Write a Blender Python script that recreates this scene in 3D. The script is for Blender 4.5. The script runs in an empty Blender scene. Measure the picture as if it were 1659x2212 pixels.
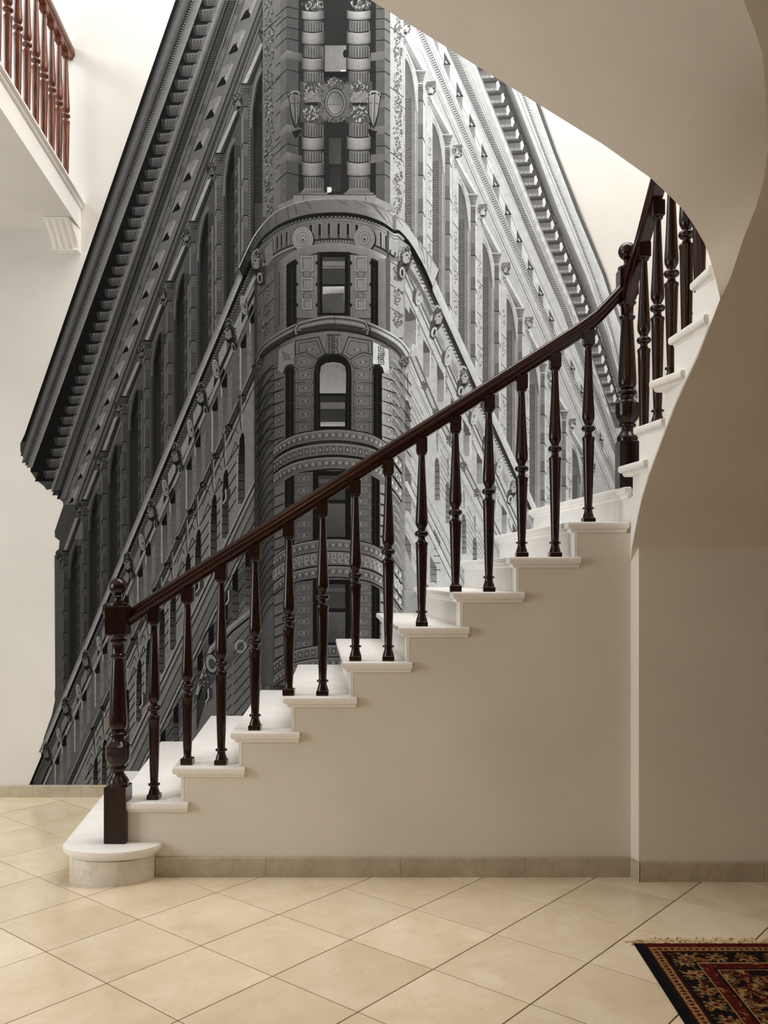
import bpy, bmesh, math, random
from mathutils import Vector
C = bpy.context.scene.collection
PI = math.pi

# ------------------------------------------------------------------ camera
F, CX, HY, H = 1920.0, 858.0, 1240.0, 1.448      # focal length / principal column / horizon row (px) / eye height (m)
W_, H_ = 1659.0, 2212.0
cam_d = bpy.data.cameras.new('camera'); cam = bpy.data.objects.new('camera', cam_d); C.objects.link(cam)
cam.location = (0, 0, H); cam.rotation_euler = (PI/2, 0, 0)
cam_d.sensor_fit = 'VERTICAL'; cam_d.sensor_height = 24.0; cam_d.lens = 24.0*F/H_
cam_d.shift_x = -(CX-W_/2)/H_; cam_d.shift_y = (HY-H_/2)/H_
cam_d.clip_start = 0.05
bpy.context.scene.camera = cam

# ------------------------------------------------------------------ light
sc = bpy.context.scene
sc.view_settings.view_transform = 'Standard'; sc.view_settings.look = 'None'
sc.view_settings.gamma = 1.0; sc.view_settings.use_curve_mapping = False
sc.view_settings.exposure = 0.0
world = bpy.data.worlds.new('world'); sc.world = world; world.use_nodes = True
bg = world.node_tree.nodes['Background']; bg.inputs[0].default_value = (0.9, 0.95, 1.0, 1); bg.inputs[1].default_value = 0.3
def area(name, loc, target, sx, sy, power, col):
    d = bpy.data.lights.new(name, 'AREA'); d.shape = 'RECTANGLE'; d.size = sx; d.size_y = sy; d.energy = power; d.color = col
    o = bpy.data.objects.new(name, d); C.objects.link(o); o.location = loc
    v = Vector(target)-Vector(loc); o.rotation_euler = v.to_track_quat('-Z', 'Y').to_euler()
    return o
LIGHTS = [('skylight', (0.2, 4.75, 6.9), (0.2, 4.85, 0), 3.6, 1.4, 178, (1, 0.985, 0.965)),
 ('stair_window_light', (2.3, 3.7, 6.2), (-1.2, 5.4, 2.2), 1.2, 1.2, 66, (0.92, 0.97, 1)),
 ('hall_window_light', (-4.6, 2.6, 1.9), (0.5, 4.2, 0.8), 1.6, 2.2, 83, (0.94, 0.98, 1)),
 ('front_floor_fill', (-1.6, 1.6, 3.3), (-0.8, 3.0, 0), 1.0, 1.0, 8, (1, 0.6, 0.26)),  # unseen warm fill, added to brighten the front floor
 ('rear_warm_fill', (0.8, -1.6, 2.6), (0.9, 3.4, 1.2), 1.2, 1.2, 0.5, (1, 0.68, 0.38)),  # faint warm fill added behind the camera, no known lamp there
 ('landing_window_light', (-4.7, 4.3, 6.1), (1.2, 4.2, 2.3), 1.8, 1.5, 100, (0.9, 0.96, 1))]
for l_ in LIGHTS: area(*l_)

# ------------------------------------------------------------------ helpers
def P(px, py, s):                 # point seen at pixel px,py where one metre measures s pixels
    return ((px-CX)/s, F/s, H-(py-HY)/s)
def PZ(px, py, z):                # point seen at px,py lying at height z
    return P(px, py, (HY-py)/(z-H))
S_WALL, S_BACK = 451.0, 331.5
Y_WALL, Y_BACK = F/S_WALL, F/S_BACK

def link_mesh(name, me, mat, parent=None):
    o = bpy.data.objects.new(name, me); C.objects.link(o)
    if mat is not None and not me.materials: me.materials.append(mat)
    if parent is not None: o.parent = parent
    return o
def from_bm(name, bm, mat, parent=None, smooth=False, recalc=True):
    if recalc: bmesh.ops.recalc_face_normals(bm, faces=bm.faces[:])
    me = bpy.data.meshes.new(name); bm.to_mesh(me); bm.free()
    if smooth is True:
        for p in me.polygons: p.use_smooth = True
    elif smooth:
        for p in me.polygons: p.use_smooth = True
        me.set_sharp_from_angle(angle=smooth)
    return link_mesh(name, me, mat, parent)
def empty(name, loc=(0, 0, 0), label=None, cat=None, group=None):
    o = bpy.data.objects.new(name, None); C.objects.link(o); o.location = loc
    o.empty_display_size = 0.1
    return tag(o, label, cat, group)
def tag(o, label=None, cat=None, group=None, kind=None):
    if label: o['label'] = label
    if cat: o['category'] = cat
    if group: o['group'] = group
    if kind: o['kind'] = kind
    return o
def box(bm, x0, x1, y0, y1, z0, z1):
    v = [bm.verts.new(p) for p in ((x0,y0,z0),(x1,y0,z0),(x1,y1,z0),(x0,y1,z0),(x0,y0,z1),(x1,y0,z1),(x1,y1,z1),(x0,y1,z1))]
    for f in ((0,3,2,1),(4,5,6,7),(0,1,5,4),(1,2,6,5),(2,3,7,6),(3,0,4,7)): bm.faces.new([v[i] for i in f])
def loops(bm, ls, cap=True, closed=True):
    rows = [[bm.verts.new(p) for p in l] for l in ls]
    n = len(rows[0])
    for a, b in zip(rows, rows[1:]):
        for i in range(n if closed else n-1):
            j = (i+1) % n
            bm.faces.new((a[i], a[j], b[j], b[i]))
    if cap: bm.faces.new(rows[0][::-1]); bm.faces.new(rows[-1])
    return rows
def lathe(bm, prof, x=0, y=0, z=0, n=20):
    loops(bm, [[(x+r*math.cos(2*PI*i/n), y+r*math.sin(2*PI*i/n), z+h) for i in range(n)] for r, h in prof])
def sweep(bm, path, prof):
    """path: 3D points; prof: (across, up) pairs; vertical sections, mitred in plan"""
    ls = []
    for i, p in enumerate(path):
        a = Vector(path[max(i-1, 0)]); b = Vector(path[min(i+1, len(path)-1)])
        d = Vector((b.x-a.x, b.y-a.y)); d.normalize(); nrm = Vector((d.y, -d.x))
        ls.append([(p[0]+nrm.x*u, p[1]+nrm.y*u, p[2]+v) for u, v in prof])
    loops(bm, ls)

# ------------------------------------------------------------------ materials
def mat(name):
    m = bpy.data.materials.new(name); m.use_nodes = True
    nt = m.node_tree; b = nt.nodes['Principled BSDF']
    return m, nt, b
def node(nt, t, **kw):
    n = nt.nodes.new(t)
    for k, v in kw.items():
        if k in n.inputs: n.inputs[k].default_value = v
        else: setattr(n, k, v)
    return n
def lin(r, g=None, b=None):
    if g is None: g = b = r
    f = lambda c: (c/255/12.92 if c/255 <= 0.04045 else ((c/255+0.055)/1.055)**2.4)
    return (f(r), f(g), f(b), 1)
def ramp(nt, src, stops):
    r = nt.nodes.new('ShaderNodeValToRGB'); e = r.color_ramp.elements
    while len(e) < len(stops): e.new(0.5)
    for q, (p, c) in zip(e, stops): q.position = p; q.color = c
    nt.links.new(src, r.inputs[0]); return r.outputs[0]
def coords(nt, kind='Object'):
    return nt.nodes.new('ShaderNodeTexCoord').outputs[kind]
def noise(nt, vec, scale, detail=4, rough=0.55, dist=0.0):
    n = nt.nodes.new('ShaderNodeTexNoise'); n.inputs['Scale'].default_value = scale; n.inputs['Detail'].default_value = detail
    n.inputs['Roughness'].default_value = rough; n.inputs['Distortion'].default_value = dist
    nt.links.new(vec, n.inputs['Vector']); return n.outputs['Fac']
def bump(nt, b, h, strength, dist=0.01):
    n = nt.nodes.new('ShaderNodeBump'); n.inputs['Strength'].default_value = strength; n.inputs['Distance'].default_value = dist
    nt.links.new(h, n.inputs['Height']); nt.links.new(n.outputs[0], b.inputs['Normal'])
def mixc(nt, fac, a, b, mode='MIX'):
    n = nt.nodes.new('ShaderNodeMix'); n.data_type = 'RGBA'; n.blend_type = mode
    for sock, v in ((n.inputs[0], fac), (n.inputs[6], a), (n.inputs[7], b)):
        if isinstance(v, (int, float, tuple)): sock.default_value = v
        else: nt.links.new(v, sock)
    return n.outputs[2]

def plaster(name, col, var=0.04):
    m, nt, b = mat(name); co = coords(nt)
    n1 = noise(nt, co, 1.6, 3); lo = tuple(c*(1-var*2) for c in col[:3])+(1,)
    c = ramp(nt, n1, [(0.35, lo), (0.65, col)])
    nt.links.new(c, b.inputs['Base Color']); b.inputs['Roughness'].default_value = 0.75
    bump(nt, b, noise(nt, co, 140, 3, 0.7), 0.12, 0.002)
    return m
M_WALL = plaster('cream_plaster', lin(231, 229, 224))
M_STAIRWALL = plaster('stair_plaster', lin(233, 227, 216))
M_HALL = plaster('low_bounce_tan', lin(168, 142, 110))  # darker tan given to the unseen walls to cut bounce light
M_SOFFIT = plaster('soffit_plaster', lin(233, 223, 209))

def marble(name, c0, c1, vein, rough, scale=1.0, rnd=0.0, vs_=0.3):
    m, nt, b = mat(name); co = coords(nt)
    vec = co
    if rnd:
        info = nt.nodes.new('ShaderNodeObjectInfo')
        mul = nt.nodes.new('ShaderNodeVectorMath'); mul.operation = 'SCALE'; mul.inputs['Scale'].default_value = 1.0
        comb = nt.nodes.new('ShaderNodeCombineXYZ'); mm = nt.nodes.new('ShaderNodeMath'); mm.operation = 'MULTIPLY'; mm.inputs[1].default_value = 37.0
        nt.links.new(info.outputs['Random'], mm.inputs[0])
        for i in range(3): nt.links.new(mm.outputs[0], comb.inputs[i])
        add = nt.nodes.new('ShaderNodeVectorMath'); add.operation = 'ADD'
        nt.links.new(co, add.inputs[0]); nt.links.new(comb.outputs[0], add.inputs[1]); vec = add.outputs[0]
    n1 = noise(nt, vec, 3.2*scale, 6, 0.6, 0.6)
    c = ramp(nt, n1, [(0.3, c0), (0.7, c1)])
    n2 = noise(nt, vec, 2.4*scale, 8, 0.62, 1.8)
    v = ramp(nt, n2, [(0.455, (0,0,0,1)), (0.5, (1,1,1,1)), (0.545, (0,0,0,1))])
    vf = nt.nodes.new('ShaderNodeMath'); vf.operation = 'MULTIPLY'; vf.inputs[1].default_value = vs_
    nt.links.new(v, vf.inputs[0])
    c = mixc(nt, vf.outputs[0], c, vein)
    n3 = noise(nt, vec, 22*scale, 3, 0.6)
    c = mixc(nt, ramp(nt, n3, [(0.66, (0,0,0,1)), (0.76, (0.28,0.28,0.28,1))]), c, vein)
    if rnd:
        hv = nt.nodes.new('ShaderNodeHueSaturation'); mr = nt.nodes.new('ShaderNodeMapRange')
        mr.inputs['To Min'].default_value = 1-rnd; mr.inputs['To Max'].default_value = 1+rnd*0.6
        nt.links.new(info.outputs['Random'], mr.inputs[0]); nt.links.new(mr.outputs[0], hv.inputs['Value']); nt.links.new(c, hv.inputs['Color']); c = hv.outputs[0]
    nt.links.new(c, b.inputs['Base Color'])
    b.inputs['Roughness'].default_value = rough
    bump(nt, b, noise(nt, vec, 60, 2), 0.03, 0.002)
    return m
M_TILE = marble('beige_marble_tile', lin(216, 197, 166), lin(235, 220, 195), lin(186, 156, 120), 0.2, 1.0, 0.05, 0.10)
M_TREAD = marble('white_marble', lin(243, 240, 235), lin(250, 248, 245), lin(228, 216, 198), 0.35, 0.8, 0, 0.18)
M_STRING = plaster('white_string_paint', lin(246, 243, 238))
M_SKIRT = marble('skirting_marble', lin(176, 164, 144), lin(200, 190, 170), lin(150, 134, 110), 0.3, 1.3)
M_BULL = marble('bullnose_marble', lin(214, 206, 192), lin(236, 230, 220), lin(176, 150, 112), 0.35, 1.6)
m, nt, b = mat('grout'); b.inputs['Base Color'].default_value = lin(70, 50, 32); b.inputs['Roughness'].default_value = 0.9; M_GROUT = m

def wood(name, c0, c1, c2, rough=0.22):
    m, nt, b = mat(name); co = coords(nt)
    mp = nt.nodes.new('ShaderNodeMapping'); mp.inputs['Scale'].default_value = (1, 1, 0.16); nt.links.new(co, mp.inputs[0])
    n1 = noise(nt, mp.outputs[0], 60, 6, 0.65, 0.5)
    c = ramp(nt, n1, [(0.28, c0), (0.5, c1), (0.75, c2)])
    nt.links.new(c, b.inputs['Base Color']); b.inputs['Roughness'].default_value = rough
    b.inputs['Specular IOR Level'].default_value = 0.42
    bump(nt, b, n1, 0.06, 0.002)
    return m
M_WOOD = wood('dark_mahogany', lin(14, 4, 2), lin(30, 9, 4), lin(52, 19, 9))
M_RAIL = wood('dark_handrail', lin(30, 10, 5), lin(40, 14, 7), lin(54, 22, 11), 0.18)
M_WOOD2 = wood('red_brown_wood', lin(58, 27, 15), lin(96, 48, 28), lin(134, 82, 58), 0.35)
# ------------------------------------------------------------------ room shell
floor = None
bm = bmesh.new(); box(bm, -5.2, 3.1, -3.2, Y_BACK+0.2, -0.12, -0.004)
floor = tag(from_bm('floor', bm, M_GROUT), kind='structure')
TH, TS, TU, TW = 0.880656, 0.284595*H, 1.223466*H, 1.077045*H
ct, st = math.cos(TH), math.sin(TH)
a = TS/2-0.0024
bm = bmesh.new()
loops(bm, [[(-a,-a,-0.009),(a,-a,-0.009),(a,a,-0.009),(-a,a,-0.009)], [(-a,-a,-0.0012),(a,-a,-0.0012),(a,a,-0.0012),(-a,a,-0.0012)],
           [(-a+.0012,-a+.0012,0),(a-.0012,-a+.0012,0),(a-.0012,a-.0012,0),(-a+.0012,a-.0012,0)]])
tile_me = None
for i in range(-22, 24):
    for j in range(-24, 24):
        u, w = TU+(i+.5)*TS, TW+(j+.5)*TS
        x, y = ct*u-st*w, st*u+ct*w
        if not (0.6 < y < Y_BACK-0.297): continue
        if x < -4.65 or x > 2.55: continue
        if abs(x) > 0.62*y+1.2: continue
        if y > Y_WALL+0.31 and x > -1.0: continue
        if tile_me is None:
            o = from_bm('tile', bm, M_TILE, floor); tile_me = o.data
        else: o = link_mesh('tile', tile_me, None, floor)
        o.location = (x, y, 0); o.rotation_euler = (0, 0, TH)
# the tiles cut by the back wall
for i in range(-22, 24):
    for j in range(-24, 24):
        u, w = TU+(i+.5)*TS, TW+(j+.5)*TS
        x, y = ct*u-st*w, st*u+ct*w
        if not (Y_BACK-0.297 <= y < Y_BACK+0.297) or x < -4.65 or x > -1.0: continue
        bm = bmesh.new(); box(bm, -a, a, -a, a, -0.009, 0)
        n_loc = Vector((st, ct, 0)); d = Y_BACK-0.002-y
        bmesh.ops.bisect_plane(bm, geom=bm.verts[:]+bm.edges[:]+bm.faces[:], plane_co=n_loc*d, plane_no=n_loc, clear_outer=True)
        if len(bm.faces) < 3: bm.free(); continue
        bmesh.ops.holes_fill(bm, edges=[e for e in bm.edges if e.is_boundary], sides=12)
        o = from_bm('tile', bm, M_TILE, floor); o.location = (x, y, 0); o.rotation_euler = (0, 0, TH)

def slab(name, x0, x1, y0, y1, z0, z1, m):
    bm = bmesh.new(); box(bm, x0, x1, y0, y1, z0, z1)
    return tag(from_bm(name, bm, m), kind='structure')
ZC = 7.0
slab('wall_back', -5.2, 3.1, Y_BACK, Y_BACK+0.2, 0, ZC, M_WALL)
slab('wall_left', -5.2, -5.0, -3.2, Y_BACK, 0, ZC, M_WALL)
slab('wall_right', 2.9, 3.1, -3.2, Y_BACK, 0, ZC, M_HALL)
slab('wall_front', -5.0, 2.9, -3.2, -3.0, 0, ZC, M_HALL)
slab('ceiling', -5.2, 3.1, -3.2, Y_BACK+0.2, ZC, ZC+0.15, M_WALL)
# wall that closes the room under the winding flight, one step proud of the stair side wall
Y_RW = F/458.0
x0 = (1380-CX)/458.0; xw = (1362-CX)/S_WALL
bm = bmesh.new()
loops(bm, [[(xw+.0005, Y_WALL-.0005, z), (x0, Y_RW, z), (2.895, Y_RW, z), (2.895, Y_WALL+.1, z), (xw+.0005, Y_WALL+.1, z)] for z in (0, 1.63)])
tag(from_bm('wall_under_stair', bm, M_STAIRWALL), kind='structure')

# skirtings: every slab of marble a piece of its own
def skirting(name, y_face, xs, h, th=0.014):
    e = tag(empty(name, ((xs[0]+xs[-1])/2, y_face, 0)), kind='structure')
    for x0, x1 in zip(xs, xs[1:]):
        bm = bmesh.new(); g = 0.0006
        X0, X1 = x0+g-e.location.x, x1-g-e.location.x
        loops(bm, [[(X0,-th,0),(X1,-th,0),(X1,0,0),(X0,0,0)],[(X0,-th,h-.004),(X1,-th,h-.004),(X1,0,h-.004),(X0,0,h-.004)],[(X0,-th+.003,h),(X1,-th+.003,h),(X1,0,h),(X0,0,h)]])
        from_bm('marble_slab', bm, M_SKIRT, e)
    return e
px = lambda v, s: (v-CX)/s
skirting('baseboard_stair', Y_WALL-0.0005, [px(v, S_WALL) for v in (337, 575, 865, 1133, 1362)], 0.093)
skirting('baseboard_right', Y_RW-0.0005, [px(v, 458.0) for v in (1381, 1648, 1900, 2170)], 0.093)
skirting('baseboard_back', Y_BACK-0.0005, [-5.0, px(-330, S_BACK), px(-120, S_BACK), px(75, S_BACK), px(250, S_BACK)], 0.076, 0.03)
bm = bmesh.new(); X0 = px(1365, S_WALL)
loops(bm, [[(xw-.004, Y_WALL-.014, z), (x0-.002, Y_RW-.0145, z), (x0+.006, Y_RW-.0005, z), (xw+.0003, Y_WALL-.001, z)] for z in (0, 0.093)])
from_bm('marble_slab', bm, M_SKIRT, bpy.data.objects['baseboard_right'])
o = bpy.data.objects['baseboard_right'].children[-1]; o.location = (-bpy.data.objects['baseboard_right'].location.x, -bpy.data.objects['baseboard_right'].location.y, 0)

# ------------------------------------------------------------------ staircase
stair = empty('staircase', (0, 4.9, 0), 'white marble staircase rising right, then winding towards the viewer and overhead', 'staircase')
def sp(o): o.location = (-stair.location.x, -stair.location.y, 0); return o
NZ = {1: 0.165}
for n in range(2, 11): NZ[n] = H-(1127+76*(10-n)-HY)/454.0
NZ[11] = 1.864
NL = {1: 138, 2: 249, 3: 372, 4: 498, 5: 612, 6: 740, 7: 862, 8: 979, 9: 1101, 10: 1228, 11: 1350}   # nosing, left end
NR = {2: 405, 3: 528, 4: 647, 5: 771, 6: 891, 7: 1014, 8: 1134, 9: 1256, 10: 1360, 11: 1364}          # nosing, right end
NB = {1: 263, 2: 347, 3: 455, 4: 562, 5: 643, 6: 725, 7: 812, 8: 893, 9: 991, 10: 1067, 11: 1140, 12: 1215}  # nosing at the back wall
S_N = 454.0; Y_N = F/S_N
def fx(n): return px(NL[n], S_N)
def bx(n): return px(NB[n], S_BACK)
TREAD_PROF = [(-.006, 0.0), (-.0015, -.003), (0, -.010), (0, -.022), (-.004, -.030), (-.010, -.033), (-.017, -.034), (-.018, -.042), (-.023, -.049), (-.028, -.052)]
def tread(n, A, B, Cc, D, z):
    """A left-front, B right-front, Cc right-back, D left-back (plan, counter-clockwise); nosing on D-A, A-B and the B end"""
    A, B, Cc, D = (Vector(v) for v in (A, B, Cc, D))
    def nrm(p, q): d = (q-p).normalized(); return Vector((d.y, -d.x))
    nAB, nDA, nBC = nrm(A, B), nrm(D, A), nrm(B, Cc)
    def meet(p, n1, q, n2, e1, e2):
        c = n1.x*n2.y-n1.y*n2.x; a1 = n1.dot(p)+e1; a2 = n2.dot(q)+e2
        return Vector(((a1*n2.y-a2*n1.y)/c, (n1.x*a2-n2.x*a1)/c))
    ls = []
    for e, h in TREAD_PROF:
        a_ = meet(A, nDA, A, nAB, e, e); b_ = meet(B, nAB, B, nBC, e, e*0.3)
        dd = (D-A).normalized(); d_ = meet(A, nDA, D, nrm(Cc, D), e, 0)
        c_ = meet(Cc, nBC, Cc, nrm(Cc, D), e*0.3, 0)
        ls.append([(v.x, v.y, z+h) for v in (a_, b_, c_, d_)])
    bm = bmesh.new(); loops(bm, ls[::-1])
    return sp(from_bm('tread', bm, M_TREAD, stair, smooth=math.radians(35)))
OV = 0.030                                   # nosing overhang
for n in range(2, 12):
    xr = px(NR[n], S_N) if n < 11 else px(1364, S_N)
    rb = (bx(n+1)+OV+0.02)
    tread(n, (fx(n), Y_N), (xr, Y_N), (max(xr, rb) if n < 10 else rb, Y_BACK-.001), (bx(n), Y_BACK-.001), NZ[n])
# risers: thin marble uprights at the left side of every step
def quad_prism(name, pts, z0, z1, m, parent=stair):
    bm = bmesh.new(); loops(bm, [[(x, y, z) for x, y in pts] for z in (z0, z1)])
    return sp(from_bm(name, bm, m, parent))
for n in range(2, 12):
    xf, xb = fx(n)+OV+.004, bx(n)+OV+.004
    quad_prism('riser', [(xf, Y_WALL-.001), (xf+.016, Y_WALL-.001), (xb+.016, Y_BACK-.001), (xb, Y_BACK-.001)], NZ[n-1]-.001, NZ[n]-.051, M_TREAD)
# plastered side and solid core under the straight flight
bm = bmesh.new()
for n in range(2, 12):
    x0, x1 = fx(n)+OV+.02, (fx(n+1)+OV+.02 if n < 11 else px(1362, S_WALL))
    y0, y1 = bx(n)+OV+.02, (bx(n+1)+OV+.02 if n < 11 else bx(12))
    loops(bm, [[(x, y, z) for x, y in ((x0, Y_WALL), (x1, Y_WALL), (y1, Y_BACK-.002), (y0, Y_BACK-.002))] for z in (0, NZ[n]-.053)])
sp(from_bm('side_wall', bm, M_STAIRWALL, stair))

# first step with its rounded end
def bull(rx, ry, e):
    cx_, pts = px(245, S_WALL), []
    for i in range(25):
        t = PI+PI*i/24
        pts.append((cx_+(rx+e)*math.cos(t), Y_WALL-.0+(ry+e)*math.sin(t)))
    xl = pts[0][0]; return pts
def bull_loop(e, z, rx=0.235, ry=0.165):
    pts = bull(rx, ry, e)
    xb = bx(1)+0.235-(0.235 if rx > .22 else 0.2)-e
    return [(x, y, z) for x, y in pts]+[(bx(2)+.08, Y_BACK-.001, z), (xb, Y_BACK-.001, z)]
bm = bmesh.new(); loops(bm, [bull_loop(e, NZ[1]+h) for e, h in TREAD_PROF][::-1])
sp(from_bm('tread', bm, M_TREAD, stair, smooth=math.radians(35)))
bm = bmesh.new(); loops(bm, [bull_loop(0, z, 0.203, 0.150) for z in (0, NZ[1]-.0515)])
tag(sp(from_bm('bullnose_riser', bm, M_BULL, stair, smooth=math.radians(35))), 'rounded marble riser of the lowest step, veined and worn')

# winding steps: nosing ends read along the well
ZW = {12: 1.955, 13: 2.115, 14: 2.275, 15: 2.44, 16: 2.61}
NW = {12: ((1335,1008),(1390,992)), 13: ((1368,925),(1428,903)), 14: ((1402,824),(1470,798)), 15: ((1443,730),(1520,678)), 16: ((1490,612),(1531,572))}
WX = 2.88
ends = {}
for n, (l, r) in NW.items():
    A = PZ(*r, ZW[n]); D = PZ(*l, ZW[n]); ends[n] = (D, A)
    # plan, counter-clockwise: front (near viewer) end A ... outer side; nosing on the well side
    o_ = 0.0
    A2, D2 = Vector(A[:2]), Vector(D[:2])
    # the well-side edge runs D2 -> A2, the far end (riser side) D2 -> (WX, D2.y)
    ls = []
    nx = Vector(((A2-D2).y, -(A2-D2).x)).normalized()
    if nx.x > 0: nx = -nx
    for e, h in TREAD_PROF:
        d_ = D2+nx*e+Vector((0, e)); a_ = A2+nx*e+Vector((0, -e*0.3))
        ls.append([(v[0], v[1], ZW[n]+h) for v in (a_, (WX, a_.y), (WX, d_.y), d_)])
    bm = bmesh.new(); loops(bm, ls[::-1])
    sp(from_bm('tread', bm, M_TREAD, stair, smooth=math.radians(35)))
# string and underside of the winding flight
RB = [(1362,1215,451),(1365,1185,457),(1370,1159,463),(1377,1122,471),(1385,1084,482),(1402,1027,490),(1422,973,500),(1441,922,511),(1460,873,522),(1484,820,537),(1508,769,552),(1533,705,568),(1556,647,583)]
RB3 = [P(*q) for q in RB]
def xy_at(s):
    s = max(s, 451.0)
    for a_, b_ in zip(RB, RB[1:]):
        if a_[2] <= s <= b_[2]:
            t = (s-a_[2])/(b_[2]-a_[2]); p, q = P(*a_), P(*b_)
            return tuple(p[i]+(q[i]-p[i])*t for i in range(3))
    return P(*RB[-1])
steps = [(451, 459.5, NZ[11]-.05)]
rs = {12: 459.5, 13: 476, 14: 509, 15: 520, 16: 545, 17: 583}
for n in range(12, 17): steps.append((rs[n], rs[n+1], ZW[n]-.052))
bm = bmesh.new()
for s0, s1, zt in steps:
    ss = [s0]+[q[2] for q in RB if s0 < q[2] < s1]+[s1]
    pts = [xy_at(s) for s in ss]
    prof = [(p[0], p[1], p[2]) for p in pts]
    top = [(p[0], p[1], zt) for p in pts]
    ls = [[(b_[0], b_[1], b_[2]+.004), t_, (WX, t_[1], zt), (WX, b_[1], b_[2]+.004)] for b_, t_ in zip(prof, top)]
    loops(bm, ls)
sp(from_bm('winding_string', bm, M_STRING, stair))

# upper flight overhead: warped soffit between the well edge L and the outer edge R
LE = [(1556,646,583.5),(1545,600,585),(1533,556,587),(1522,526,589),(1500,488,594),(1473,450,600),(1446,423,605),(1406,385,610),(1300,310,617),(1150,217,617),(1000,124,617),(800,0,617),(600,-124,617),(300,-310,617),(-150,-589,617)]
RE = [(1557,645,583),(1579,597,592),(1606,515,607),(1634,445,624),(1650,388,642),(1658.5,325,667),(1658,244,700),(1653,190,730),(1647,117,770),(1631,65,800),(1606,0,840),(1540,-110,900),(1400,-260,960),(1000,-540,1000),(500,-900,1000)]
def hull(L, R, thick, name, m, N=4):
    bm = bmesh.new()
    rows = []
    for l, r in zip(L, R):
        l, r = Vector(l), Vector(r)
        row = [l+(r-l)*(i/N) for i in range(N+1)]
        rows.append(row)
    vb = [[bm.verts.new(p) for p in row] for row in rows]
    vt = [[bm.verts.new(p+Vector((0, 0, thick))) for p in row] for row in rows]
    n1, n2 = len(rows), N+1
    for i in range(n1-1):
        for j in range(n2-1):
            bm.faces.new((vb[i][j], vb[i][j+1], vb[i+1][j+1], vb[i+1][j])); bm.faces.new((vt[i][j], vt[i+1][j], vt[i+1][j+1], vt[i][j+1]))
        bm.faces.new((vb[i][0], vb[i+1][0], vt[i+1][0], vt[i][0])); bm.faces.new((vb[i][-1], vt[i][-1], vt[i+1][-1], vb[i+1][-1]))
    for j in range(n2-1):
        bm.faces.new((vb[0][j], vt[0][j], vt[0][j+1], vb[0][j+1])); bm.faces.new((vb[-1][j], vb[-1][j+1], vt[-1][j+1], vt[-1][j]))
    return sp(from_bm(name, bm, m, stair, smooth=math.radians(50)))
L3 = [P(*q) for q in LE]; R3 = [P(*q) for q in RE]
hull(L3, R3, 0.26, 'upper_soffit', M_SOFFIT, 10)
O3 = RB3[:-1]+R3
hull(O3, [(WX, r[1], r[2]) for r in O3], 0.012, 'outer_soffit', M_SOFFIT)

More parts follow.
